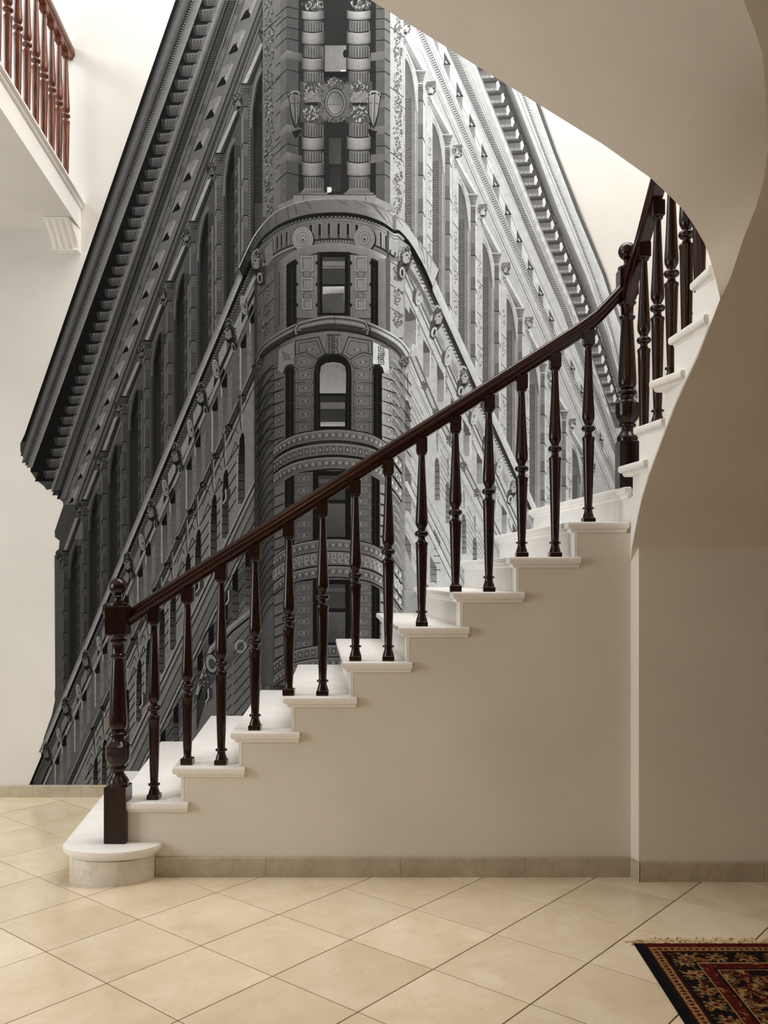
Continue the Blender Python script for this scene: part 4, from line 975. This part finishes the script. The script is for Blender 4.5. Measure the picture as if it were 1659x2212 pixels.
for mir in (0, 1):
    X_ = lambda a_: (1630-a_ if mir else a_); G_ = lambda a_: shade(c3(X_(a_), 0)[0], .98)
    for pts in (((510,690),(700,655),(750,795),(690,838),(590,775),(505,800)), ((505,800),(585,780),(690,840),(660,905),(540,930),(505,900)), ((760,640),(815,640),(815,805),(795,800),(745,790))):
        stone([c3(X_(a_), b_) for a_, b_ in pts], G_(600), 0, pts[0][0] != 760)
    for j in range(5):
        y0 = 925+j*103
        stone([c3(X_(505), y0), c3(X_(640), y0-18), c3(X_(660), y0+4), c3(X_(658), y0+92), c3(X_(505), y0+104)], G_(600)*(1-.03*j))
    # outer jamb stones, chevron courses
    for j in range(7):
        y0 = 880+j*95
        M.poly([c3(X_(345), y0+30), c3(X_(420), y0), c3(X_(432), y0+20), c3(X_(430), y0+92), c3(X_(345), y0+118)], G_(380), 1); M.path([c3(X_(200), y0+165), c3(X_(262), y0+75), c3(X_(300), y0+38), c3(X_(345), y0+34), c3(X_(420), y0+4)], 1.9, 24 if not mir else 62, 2)
        M.ell(*c3(X_(378), y0+58), 5, 6.5, G_(380)*.6, 3, 0, 8); M.ell(*c3(X_(378), y0+58), 3.6, 5, G_(380)*1.1, 4, 0, 8)
    # small arched side light
    M.poly([c3(X_(a_), b_) for a_, b_ in ((380,760),(500,700),(505,870),(480,880),(430,900),(412,940),(370,960))], G_(400)*1.35, 4)
    M.poly([c3(X_(a_), b_) for a_, b_ in ((415,945),(425,905),(450,880),(485,875),(503,900),(503,960),(440,960))], 34, 5)
    M.poly([c3(X_(a_), b_) for a_, b_ in ((432,960),(445,915),(470,900),(500,905),(500,1450),(432,1480))], 14, 6)
    M.line(c3(X_(470), 930), c3(X_(468), 1440), 1.4, 38, 7); M.line(c3(X_(435), 1190), c3(X_(500), 1180), 2, 36, 7)
    for q in range(5): M.line(c3(X_(405+q*12), 775+q*4), c3(X_(425+q*11), 850-q*2), 1.1, G_(400)*.7, 6)
M.key(*[c3(775, 0)[0], c3(850, 0)[0]], 722, 766, 46, 15, 1.6, l=4); M.key(c3(1170,0)[0], c3(1215,0)[0], 747, 790, 70, 14, 1.3, l=8)
cen = [c3(a_, b_) for a_, b_ in ((665,950),(675,890),(705,840),(750,808),(810,800),(870,808),(915,840),(945,890),(952,950),(950,1395),(665,1395))]
M.poly([(lerp(723,p[0],1.05), lerp(870,p[1],1.03)) for p in cen], 40, 5); M.poly(cen, 13, 6)
M.poly([c3(a_, b_) for a_, b_ in ((705,950),(715,895),(750,868),(810,860),(870,868),(905,895),(915,950),(912,1108),(705,1108))], [122,128,134,138,134,126,120,168,172], 7)
M.poly([c3(708,1130), c3(908,1130), c3(906,1372), c3(708,1372)], [46,42,52,60], 7); M.rect(*c3(710,1180), *c3(906,1232), 104, 8); M.rect(*c3(710,1335), *c3(905,1370), [150,140,190,200], 8); M.rect(*c3(690,1108), *c3(930,1130), 18, 8)
M.line(c3(686,880), c3(686,1390), 1.3, 44, 8); M.line(c3(932,880), c3(932,1390), 1.3, 40, 8)
M.up(10)
# roll belt bound with ribbons
bt = arc([c3(*q) for q in ((190,830),(235,735),(330,655),(500,560),(680,505),(820,490),(1000,510),(1150,565),(1285,635),(1370,700),(1425,775))], 5)
bb = arc([c3(*q) for q in ((215,915),(250,830),(330,755),(520,655),(700,620),(830,612),(1000,635),(1130,672),(1255,735),(1330,800),(1370,870))], 5)
nb = len(bt)
def between(t): return [(lerp(p[0], q[0], t), lerp(p[1], q[1], t)) for p, q in zip(bt, bb)]
ts_ = [(0, 1.1), (.12, 1.3), (.17, .3), (.24, .7), (.38, 1.3), (.54, .75), (.60, .22), (.68, .5), (.84, .38), (1, .12)]
for (t0_, f0), (t1_, f1) in zip(ts_, ts_[1:]): sband(between(t0_), between(t1_), f0, f1)
for i_ in (int(nb*.30), int(nb*.66)):
    p, q = between(.1)[i_], between(.95)[i_]; s_ = 1 if i_ < nb/2 else -1
    M.path([(p[0]+8*s_, p[1]-2), (q[0]-4*s_, q[1]-14), (q[0]-2*s_, q[1])], 6, 22, 1); M.path([(p[0]+7*s_, p[1]-2), (q[0]-3*s_, q[1]-14), (q[0], q[1]-2)], 3, 120, 2); M.path([(p[0]-6*s_, p[1]+8), (q[0]+10*s_, q[1]-10)], 4, 26, 1); M.path([(p[0]-6*s_, p[1]+8), (q[0]+10*s_, q[1]-11)], 2, 110, 2)
M.line(bt[int(nb*.5)], bb[int(nb*.5)], 1.2, 40, 2)
M.carve(560, 785, 16, 24, 84, 750, 14, l=2); M.ell(872, 782, 10, 12, 60, 2); M.carve(872, 780, 20, 24, 150, 751, 16, l=3)
M.up(6)
# curved pale courses on the right flank, dark ones on the left flank
for j in range(36):
    y_ = 770+j*20.5
    M.path([(843, y_-4), (852, y_+2), (862, y_+16), (870, y_+36), (875, y_+54)], 1.2, 150, 0)
    M.path([(846, y_+6), (856, y_+14), (864, y_+28)], 3, 190, 0)
    if j < 26: M.path([(557, y_+86), (564, y_+62), (574, y_+40), (584, y_+26), (592, y_+20)], 1.5, 30, 0)
M.up()
# ornate string courses under the arched windows and below
def ocourse(yc, h, kind, l=0):
    A = arc([(592, yc+34), (610, yc+20), (640, yc+6), (680, yc-2), (722, yc-5), (764, yc-2), (802, yc+6), (828, yc+20), (845, yc+34), (868, yc+66)], 4); B = shift(A, h)
    M.path(shift(A, -1), 2, 26, l); sband(A, B, 1.0, .88, l+1); M.path(B, 2, 18, l+2); M.path(shift(A, 2), 1.1, 140, l+2)
    n = 26
    for j in range(n):
        t = (j+.5)/n*(len(A)-1); i_ = int(t); x_ = lerp(A[i_][0], A[min(i_+1, len(A)-1)][0], t-i_); y_ = lerp(A[i_][1], A[min(i_+1, len(A)-1)][1], t-i_)+h/2
        sc_ = .55+.45*math.cos((x_-722)/150*1.2); g_ = shade(x_, 1)
        if kind == 'disc': M.ell(x_, y_, 4.6*sc_, 5.4, g_*.55, l+3, 0, 9); M.ell(x_-.4, y_-.6, 3.7*sc_, 4.4, g_*1.28, l+4, 0, 9); M.line((x_+6*sc_, y_-5), (x_+6*sc_, y_+5), 1.3, g_*.6, l+3)
        elif kind == 'panel':
            M.rect(x_-4*sc_, y_-h*.26, x_+4*sc_, y_+h*.26, g_*.62, l+3); M.ell(x_, y_, 2.2*sc_, h*.18, g_*1.25, l+4, 0, 8)
        elif kind == 'key':
            for a_, b_, c_, d_ in ((-.45,-.3,.45,-.3),(-.45,-.3,-.45,.3),(-.1,.3,.45,.3),(.45,-.3,.45,.05),(-.1,0,-.1,.3),(-.1,0,.2,0)): M.line((x_+a_*9*sc_, y_+b_*h), (x_+c_*9*sc_, y_+d_*h), 1.5, g_*1.45, l+3)
    return A
for yc, h, kd in ((934, 24, 'disc'), (963, 26, 'panel'), (993, 26, 'disc')): ocourse(yc, h, kd)
M.up(6)
for top_, base_ in ((1018, 1164), (1252, 1392)):
    # storey with square-headed windows, its piers of ornamented blocks
    M.band([(592, top_+30), (610, top_+18), (636, top_+6), (722, top_-2), (806, top_+6), (832, top_+18), (845, top_+30)], [(592, base_+46), (610, base_+32), (636, base_+16), (722, base_+4), (806, base_+16), (832, base_+32), (845, base_+46)], [70,84,94,110,114,130,150], [60,74,84,96,104,120,140])
    for mir in (0, 1):
        for j in range(6):
            a_, b_ = (637, 677) if not mir else (757, 802); y0 = top_+4+j*24.5
            if y0+20 > base_+8: break
            stone([(a_, y0+(5 if not mir else 0)), (b_, y0+(0 if not mir else 5)), (b_, y0+22), (a_, y0+24)], shade((a_+b_)/2, .95), 1)
        a_, b_ = (616, 636) if not mir else (803, 820)
        M.poly([(a_, top_+(20 if not mir else 10)), (b_, top_+(8 if not mir else 20)), (b_, base_+(14 if not mir else 26)), (a_, base_+(26 if not mir else 14))], 13, 2); M.line(((a_+b_)/2, top_+20), ((a_+b_)/2, base_+14), 1.5, 38, 3); M.line((a_, (top_+base_)/2), (b_, (top_+base_)/2), 2.2, 34, 3)
        a_, b_ = (594, 615) if not mir else (822, 842)
        for j in range(7):
            y0 = top_+28+j*23
            if y0 > base_+30: break
            M.poly([(a_, y0+(8 if not mir else 0)), (b_, y0+(0 if not mir else 8)), (b_, y0+18+(0 if not mir else 6)), (a_, y0+18+(8 if not mir else 0))], shade((a_+b_)/2, 1.05), 1); M.line((a_, y0+20+(8 if not mir else 0)), (b_, y0+19+(0 if not mir else 8)), 1.8, 22, 2)
    M.rect(677, top_, 757, base_+4, 13, 2); M.rect(688, top_+10, 746, top_+62, [56,60,66,60], 3); M.rect(690, top_+70, 746, base_-4, [84,88,66,60], 3); M.rect(688, top_+62, 748, top_+68, 22, 4); M.rect(690, top_+18, 746, top_+26, 84, 4)
M.up(6)
for yc, h, kd in ((1170, 26, 'disc'), (1196, 30, 'key'), (1228, 24, 'disc'), (1398, 26, 'panel'), (1424, 26, 'disc')): ocourse(yc, h, kd)
M.up(6)

def lion(x_, y_, k, g0, s_, seed):
    X_ = lambda d: x_+d*k*s_
    M.poly([(X_(-16), y_+14*k), (X_(-12), y_-18*k), (X_(-2), y_-31*k), (X_(9), y_-24*k), (X_(15), y_-2*k), (X_(10), y_+18*k), (X_(0), y_+32*k), (X_(-8), y_+52*k), (X_(-18), y_+44*k)], g0*.4, 1)
    M.path([(X_(-14), y_+8*k), (X_(-10), y_-17*k), (X_(-1), y_-29*k), (X_(8), y_-22*k), (X_(12), y_-6*k)], 2.4, g0*1.15, 2)
    M.carve(X_(-1), y_-13*k, 22*k, 26*k, g0, seed, 24, .4, 1.25, l=3); M.carve(X_(-9), y_+10*k, 12*k, 40*k, g0*.85, seed+1, 16, .4, 1.2, l=3)
    M.poly([(X_(-4), y_-8*k), (X_(5), y_-12*k), (X_(12), y_-3*k), (X_(9), y_+11*k), (X_(0), y_+15*k), (X_(-5), y_+8*k)], g0*1.05, 6)
    M.ell(X_(4), y_-4*k, 3.6*k, 1.6*k, g0*.3, 7, 0, 7); M.ell(X_(0), y_+17*k, 6*k, 3.4*k, g0*.25, 7, 0, 8); M.ell(X_(8), y_+3*k, 1.6*k, 3*k, g0*.6, 7, 0, 6)
    M.ell(X_(-6), y_+33*k, 6*k, 12*k, g0*1.15, 5, 0, 12); M.ell(X_(-6), y_+34*k, 3*k, 8*k, g0*.3, 6, 0, 9)
lion(875, 557, 1.0, 186, 1, 71); lion(556, 569, 1.0, 96, -1, 73)
M.up(9)
# one mesh, printed greys as a colour attribute
me = bpy.data.meshes.new('photo_mural'); me.from_pydata(M.v, [], M.f)
at = me.color_attributes.new('Grey', 'FLOAT_COLOR', 'POINT')
buf = []; XL_ = (566-CX)/S_BACK
for (x_, _, z_), g_ in zip(M.v, M.c):
    g_ = max(0, min(255, g_)); g_ = 66+(g_-66)*1.28 if x_ < XL_ and g_ < 160 else g_*(1.0 if g_ < 110 else max(.94, 1.0-.06*(g_-110)/60)); g_ = max(4, g_); q = lin(g_)[0]; t = max(0.0, min(1.0, (g_-120)/110))
    buf.extend((q*(1-.07*t), q*(1-.015*t), q*(1+.035*t), 1))
at.data.foreach_set('color', buf)
m, nt, b = mat('mural_print'); vc = nt.nodes.new('ShaderNodeVertexColor'); vc.layer_name = 'Grey'
co = coords(nt); n1 = noise(nt, co, 26, 5, .65); n2 = noise(nt, co, 150, 3, .6)
f1 = ramp(nt, n1, [(.3, (.86,.86,.86,1)), (.7, (1.08,1.08,1.08,1))]); f2 = ramp(nt, n2, [(.3, (.9,.9,.9,1)), (.7, (1.08,1.08,1.08,1))])
c_ = mixc(nt, 1.0, mixc(nt, 1.0, vc.outputs[0], f1, 'MULTIPLY'), f2, 'MULTIPLY')
nt.links.new(c_, b.inputs['Base Color']); b.inputs['Roughness'].default_value = .85; b.inputs['Specular IOR Level'].default_value = .15
mural = link_mesh('photo_mural', me, m)
tag(mural, 'black and white photo mural of an ornate wedge-shaped stone tower covering the back wall', 'mural')

# ------------------------------------------------------------------ turned woodwork
def rbox(bm, hx, z0, z1, x=0, y=0, ch=0.004):
    ls = []
    for k, z in ((hx-ch, z0), (hx, z0+ch), (hx, z1-ch), (hx-ch, z1)):
        ls.append([(x+sx*k, y+sy*k, z) for sx, sy in ((-1,-1),(1,-1),(1,1),(-1,1))])
    loops(bm, ls)
def baluster(name, x, y, zb, zk, zt, m, parent, collar=True, scale=1.0):
    """zb foot, zk middle ring, zt underside of the rail"""
    k = zk-zb; q = scale
    bm = bmesh.new(); x_, y_ = x, y
    lo = []
    if collar:
        rbox(bm, 0.029*q, zb, zb+0.024*q, x_, y_, .002)
        lo = [(.028*q, zb+.023*q), (.026*q, zb+.034*q), (.0205*q, zb+.05*q), (.019*q, zb+.062*q), (.0195*q, zb+.064*q), (.0275*q, zb+.066*q), (.0285*q, zb+.070*q), (.0275*q, zb+.074*q), (.0195*q, zb+.076*q), (.0185*q, zb+.08*q)]
    else:
        rbox(bm, 0.028*q, zb, zb+0.032*q, x_, y_, .003)
        lo = [(.024*q, zb+.031*q), (.018*q, zb+.042*q)]
    mid = [(.0185*q+(.0285-.0185)*q*((i/8)**0.8), lo[-1][1]+(zk-.062*q-lo[-1][1])*i/8) for i in range(1, 9)]
    mid += [(.031*q, zk-.052*q), (.031*q, zk-.048*q), (.0305*q, zk-.043*q), (.023*q, zk-.038*q), (.0185*q, zk-.03*q), (.0165*q, zk-.023*q), (.018*q, zk-.017*q), (.028*q, zk-.012*q), (.0335*q, zk-.004*q), (.0335*q, zk+.004*q), (.029*q, zk+.011*q), (.019*q, zk+.015*q), (.0175*q, zk+.021*q), (.023*q, zk+.031*q), (.0285*q, zk+.042*q), (.0305*q, zk+.056*q), (.030*q, zk+.078*q)]
    ztop = zt-0.078*q
    h0 = zk+.078*q
    up = [(.030*q-(.030-.0155)*q*(i/9)**0.85, h0+(ztop-h0)*i/9) for i in range(1, 10)]
    up += [(.0165*q, ztop+.004), (.0225*q, ztop+.008), (.024*q, ztop+.013), (.021*q, ztop+.017)]
    lathe(bm, [(r, z) for r, z in lo+mid+up], x_, y_, 0, 18)
    rbox(bm, 0.0265*q, ztop+.016, zt+.012, x_, y_, .004)
    return from_bm(name, bm, m, parent, smooth=math.radians(40))

def newel(x, y, z, m, parent, hb=0.27, sq=0.052, k=1.0):
    Z = lambda c: hb+k*((1385-c)/1244.0)
    bm = bmesh.new()
    rbox(bm, sq, 0, hb, x, y, .004)
    pr = [(.050, 1390), (.050, 1372), (.052, 1362), (.048, 1352), (.040, 1338), (.030, 1318), (.027, 1304), (.028, 1298), (.038, 1294), (.042, 1286), (.042, 1279), (.036, 1272), (.038, 1264), (.050, 1250), (.0575, 1225), (.059, 1195), (.059, 1168), (.060, 1160), (.060, 1150), (.052, 1143), (.048, 1136), (.036, 1122), (.032, 1112), (.033, 1102), (.038, 1096), (.047, 1088), (.048, 1078), (.044, 1070), (.034, 1064), (.031, 1058), (.036, 1050), (.042, 1040), (.0445, 1022), (.0445, 1000), (.0435, 960)]
    pr += [(.0435-.0145*i/8, 960-330*i/8) for i in range(1, 9)]
    pr += [(.036, 622), (.039, 614), (.039, 608), (.032, 602), (.030, 596), (.031, 548), (.034, 536), (.042, 528), (.043, 520), (.036, 512), (.038, 504), (.044, 496), (.043, 488)]
    lathe(bm, [(r, Z(c)) for r, c in pr], x, y, 0, 28)
    rbox(bm, sq*.93, Z(490), Z(312), x, y, .006)
    lathe(bm, [(.044, Z(314)), (.046, Z(308)), (.044, Z(300)), (.036, Z(294)), (.028, Z(290)), (.017, Z(282)), (.015, Z(270)), (.018, Z(258))], x, y, 0, 24)
    o = from_bm('newel_post', bm, m, parent, smooth=math.radians(40)); o.location.z = z
    bm = bmesh.new(); zc = Z(200); R = .0435
    lathe(bm, [(max(R*math.sin(PI*i/18), .0005), -R*math.cos(PI*i/18)) for i in range(19)], x, y, zc, 28)
    f = from_bm('ball_finial', bm, m, o, smooth=True)
    return o
RAIL = [(-.020,-.044),(-.022,-.030),(-.029,-.024),(-.034,-.014),(-.0345,.002),(-.030,.010),(-.031,.018),(-.026,.032),(-.015,.041),(0,.044),(.015,.041),(.026,.032),(.031,.018),(.030,.010),(.0345,.002),(.034,-.014),(.029,-.024),(.022,-.030),(.020,-.044)]
rail = empty('stair_railing', (0, 0, 0), 'dark polished mahogany stair railing with turned balusters and ball-topped newels', 'railing')
S_B = 445.0; Y_B = F/S_B
zpx = lambda y, s=S_B: H-(y-HY)/s
def y_rail_bottom(x): return 1356-0.6345*(x-273)
KN = lambda x: 1530-(x-333)*48/72.5
bal = [(333,2,1),(405,3,0),(478,3,1),(551,4,1),(624,5,0),(697,5,1),(768,6,1),(839,6,1),(911,7,1),(984,8,0),(1056,8,1),(1127,9,1),(1199,9,1),(1271,10,1)]
knob = {768:1243,839:1192,911:1153,984:1107,1056:1062,1127:1013,1199:970,1271:926}
for bxp, n, cl in bal:
    zk = zpx(knob.get(bxp, KN(bxp)))
    zt = zpx(y_rail_bottom(bxp)) if bxp < 1250 else zpx(718)
    baluster('baluster', (bxp-CX)/S_B, Y_B, NZ[n], zk, zt, M_WOOD, rail, bool(cl))
newel((248.0-CX)/454.8, F/454.8+.0505, NZ[1], M_WOOD, rail)
newel((1361-CX)/449.0, F/449.0+.052, NZ[11]-.002, M_WOOD, rail, 0.23, 0.048, 0.973)
# hand rail of the straight flight, easing up into the upper newel
path = [P(276, 1356-20, S_B)]
for x_ in range(330, 1240, 90): path.append(P(x_, y_rail_bottom(x_)-20, S_B))
path += [P(x_, y_-20, S_B) for x_, y_ in ((1240,742),(1265,725),(1285,710),(1303,692),(1320,674),(1334,658),(1345,646))]
bm = bmesh.new(); sweep(bm, path, RAIL); from_bm('handrail', bm, M_RAIL, rail, smooth=math.radians(38))
# winding part: rail and balusters come towards the viewer
wp = [(1360,634,449),(1366,600,452),(1377,558,456),(1391,508,462),(1405,456,470),(1420,400,480),(1437,330,494),(1453,262,508),(1464,190,523),(1470,120,540),(1470,60,556)]
bm = bmesh.new(); sweep(bm, [P(*q) for q in wp], [(u*1.1, v*1.15) for u, v in RAIL]); from_bm('handrail', bm, M_RAIL, rail, smooth=math.radians(38))
WB = [(1391, 461, 12, 735, 530), (1420.5, 478, 13, 666, 440), (1450.5, 495, 14, 591, 352), (1483, 518, 14, 507, 262), (1511, 531, 15, 440, 190)]
for x_, s_, n, ky, ty in WB:
    zk = H-(ky-HY)/s_; zt = H-(ty-HY)/s_
    baluster('baluster', (x_-CX)/s_, F/s_, ZW[n], zk, zt, M_WOOD, rail, True)

# ------------------------------------------------------------------ landing at upper left
land = empty('landing', (-3.4, 4.2, 3.69), 'white upper floor landing jutting in at top left above the mural', 'landing')
def lp(o): o.location = tuple(-c for c in land.location); return o
def ex(y): return -2.06+(5.79-y)*0.1
ZT, ZB = 3.876, 3.69
bm = bmesh.new()
loops(bm, [[(-4.99, 1.2, z), (ex(1.2), 1.2, z), (ex(Y_BACK-.001), Y_BACK-.001, z), (-4.99, Y_BACK-.001, z)] for z in (ZB, ZT-.03)])
lp(from_bm('floor_slab', bm, M_STRING, land))
bm = bmesh.new(); ed = [(-.02,-.05),(.006,-.05),(.012,-.042),(.012,-.030),(.020,-.026),(.026,-.018),(.026,-.006),(.020,0),(-.05,0),(-.05,-.03),(-.02,-.03)]
loops(bm, [[(ex(y)+u, y, ZT+v) for u, v in ed] for y in (1.2, Y_BACK-.001)])
lp(from_bm('edge_moulding', bm, M_TREAD, land, smooth=math.radians(35)))
# corbel under the landing edge, on the back wall
corb = empty('corbel', (-2.14, Y_BACK, 3.53), 'white fluted plaster corbel under the landing corner at upper left', 'corbel')
bm = bmesh.new(); N = 24; NXc = 25
xs = [-2.225+0.165*i/NXc for i in range(NXc+1)]
rows = []
for j in range(N+1):
    t = j/N; z = 3.535+0.152*t
    dpt = 0.045+0.155*(t**1.6) if t < .93 else 0.21
    if t < .06: dpt = 0.055
    row = []
    for i, x in enumerate(xs):
        u = i/NXc; fl = 0.013*abs(math.sin(u*PI*4)) if .06 < t < .93 else 0.013
        row.append((x-corb.location.x, -(dpt+fl), z-corb.location.z))
    rows.append(row)
ls = [row+[(row[-1][0], -.0005, row[-1][2]), (row[0][0], -.0005, row[0][2])] for row in rows]
loops(bm, ls); from_bm('scroll_bracket', bm, M_TREAD, corb, smooth=math.radians(35))
# landing railing
lr = empty('landing_railing', (-2.1, 5.0, ZT), 'red-brown wooden railing with turned balusters on the upper left landing', 'railing')
def lrp(o): o.location = tuple(-c for c in lr.location); return o
lb = [(142.5,336.8),(126,347.6),(110,356.6),(93,366.8),(74.7,378),(56,389),(37,401.5),(17,415)]
last = None
pts_ = [((x_-CX)/s_, F/s_) for x_, s_ in lb]
dx = (pts_[-1][0]-pts_[0][0])/7; dy = (pts_[-1][1]-pts_[0][1])/7
for i in range(16):
    x_, y_ = pts_[0][0]+dx*i, pts_[0][1]+dy*i
    lrp(baluster('baluster', x_, y_, ZT+.001, ZT+.51, ZT+.93, M_WOOD2, lr, True, 0.8))
bm = bmesh.new()
g = lambda y: pts_[0][0]+(y-pts_[0][1])*dx/dy
sweep(bm, [(g(Y_BACK-.001), Y_BACK-.001, ZT+.965), (g(4.5), 4.5, ZT+.965), (g(2.2), 2.2, ZT+.965)], RAIL)
lrp(from_bm('handrail', bm, M_WOOD2, lr, smooth=math.radians(38)))

# ------------------------------------------------------------------ rug
def vnoise(x, y, seed=0):
    h = lambda i, j: ((math.sin(i*127.1+j*311.7+seed*74.7)*43758.5453) % 1.0)
    i, j = math.floor(x), math.floor(y); u, v = x-i, y-j; u = u*u*(3-2*u); v = v*v*(3-2*v)
    return (h(i,j)*(1-u)+h(i+1,j)*u)*(1-v)+(h(i,j+1)*(1-u)+h(i+1,j+1)*u)*v
NAVY, RED, DRED, CREAM, GOLD, BLACK, OL = (10,10,16), (76,14,11), (46,9,8), (146,112,72), (122,78,38), (10,8,9), (84,66,34)
def rug_col(u, v):
    """u from the left edge, v from the far edge"""
    if u < .034: return NAVY
    if v < .032: return RED if vnoise(u*90, v*200) > .25 else DRED
    d = min(u-.034, v-.032+.010); e = u if u-.034 < v-.022 else v; along = v if u-.034 < v-.022 else u
    if d < .010: return DRED
    if d < .050:
        c = abs(((along/.026) % 1)-.5)*.026; r = math.hypot(c-.0, d-.030)
        if d < .013 or d > .047: return DRED
        if math.hypot((((along/.024) % 1)-.5)*.024, (d-.030)) < .0075: return DRED
        return CREAM if vnoise(u*170, v*170, 3) > .45 else GOLD
    if d < .064: return BLACK if d > .056 else DRED
    if d < .150:
        n1, n2 = vnoise(u*62, v*62, 5), vnoise(u*130, v*130, 8)
        cc = math.hypot((((along/.11) % 1)-.5)*.11, d-.107)
        if cc < .030+.012*math.sin(8*math.atan2(d-.107, (((along/.11) % 1)-.5)*.11)): return (CREAM if n2 > .5 else OL) if cc > .010 else RED
        if n1 > .66: return GOLD if n2 > .4 else RED
        if n1 < .22: return OL
        return BLACK if n2 > .35 else NAVY
    if d < .157: return CREAM
    if d < .198: return RED if vnoise(u*120, v*120, 2) > .4 else (DRED if vnoise(u*60, v*60) > .4 else GOLD)
    if d < .206: return BLACK
    if d < .212: return CREAM
    n1, n2 = vnoise(u*34, v*34, 11), vnoise(u*95, v*95, 12)
    if n1 > .6: return CREAM if n2 > .55 else OL
    if n1 > .42: return DRED if n2 > .35 else RED
    if n1 > .34: return GOLD
    return BLACK if n2 > .4 else DRED
m, nt, b = mat('woven_wool'); vc = nt.nodes.new('ShaderNodeVertexColor'); vc.layer_name = 'Col'
co = coords(nt); nt.links.new(mixc(nt, ramp(nt, noise(nt, co, 500, 2), [(0.3, (.65,.65,.65,1)), (0.7, (1.2,1.2,1.2,1))]), (0,0,0,1), vc.outputs[0], 'MIX') if False else vc.outputs[0], b.inputs['Base Color'])
b.inputs['Roughness'].default_value = 0.95; b.inputs['Specular IOR Level'].default_value = 0.1
bump(nt, b, noise(nt, co, 420, 2), 0.5, 0.003); M_RUG = m
RX, RY, RW, RL = 0.925, 3.468, 1.5, 1.9
rug = empty('rug', (RX+RW/2, RY-RL/2, 0), 'dark red and navy patterned oriental rug with cream fringe at lower right', 'rug')
def grid(x0, x1, y0, y1, cell):
    nx, ny = int(round((x1-x0)/cell)), int(round((y1-y0)/cell))
    vs, fs, cs = [], [], []
    for j in range(ny+1):
        for i in range(nx+1): vs.append((x0+i*cell, y0+j*cell, .007))
    for j in range(ny):
        for i in range(nx):
            k = j*(nx+1)+i; fs.append((k, k+1, k+nx+2, k+nx+1))
            cs.append(rug_col(x0+(i+.5)*cell-RX, RY-(y0+(j+.5)*cell)))
    return vs, fs, cs
def col_mesh(name, vs, fs, cs, mtl, parent):
    me = bpy.data.meshes.new(name); me.from_pydata(vs, [], fs)
    at = me.color_attributes.new('Col', 'BYTE_COLOR', 'CORNER')
    buf = []
    for f, c in zip(fs, cs):
        q = lin(*c)
        buf.extend(list(q)*len(f))
    at.data.foreach_set('color', buf)
    return link_mesh(name, me, mtl, parent)
# near part fine, hidden part coarse: one pile
vs, fs, cs = grid(RX, RX+1.0, RY-0.8, RY, .005)
v2, f2, c2 = grid(RX+1.0, RX+RW, RY-RL, RY, .02); k = len(vs); vs += v2; fs += [tuple(i+k for i in f) for f in f2]; cs += c2
v2, f2, c2 = grid(RX, RX+1.0, RY-RL, RY-0.8, .02); k = len(vs); vs += v2; fs += [tuple(i+k for i in f) for f in f2]; cs += c2
k = len(vs)
cor = [(RX, RY), (RX+RW, RY), (RX+RW, RY-RL), (RX, RY-RL)]
for i in range(4):
    (x0, y0), (x1, y1) = cor[i], cor[(i+1) % 4]; k = len(vs)
    vs += [(x0, y0, .007), (x1, y1, .007), (x1, y1, .0004), (x0, y0, .0004)]; fs.append((k, k+1, k+2, k+3)); cs.append(NAVY if i != 0 else DRED)
o = col_mesh('pile', vs, fs, cs, M_RUG, rug); o.location = tuple(-c for c in rug.location)
m, nt, b = mat('fringe_cotton'); b.inputs['Base Color'].default_value = lin(214, 190, 150); b.inputs['Roughness'].default_value = 0.9; M_FR = m
bm = bmesh.new(); rnd = random.Random(4)
x = RX-.01
while x < RX+RW:
    L_ = rnd.uniform(.05, .085); a_ = rnd.gauss(0, .55); 
    for k in range(2):
        aa = a_+rnd.gauss(0, .18); w = .0016
        p0 = Vector((x+rnd.uniform(-.002,.002), RY-.002, .004)); p1 = p0+Vector((math.sin(aa)*L_*.5, math.cos(aa)*L_*.5, rnd.uniform(0,.004))); bb = aa+rnd.gauss(0,.4)
        p2 = p1+Vector((math.sin(bb)*L_*.5, math.cos(bb)*L_*.5, 0)); p2.z = .0018
        ls = []
        for p in (p0, p1, p2): ls.append([(p.x-w, p.y, p.z-.0014), (p.x+w, p.y, p.z-.0014), (p.x, p.y, p.z+.0016)])
        loops(bm, ls)
    x += rnd.uniform(.004, .010)
o = from_bm('fringe', bm, M_FR, rug); o.location = tuple(-c for c in rug.location); o['kind'] = 'stuff'
tag(o, 'loose cream cotton fringe')
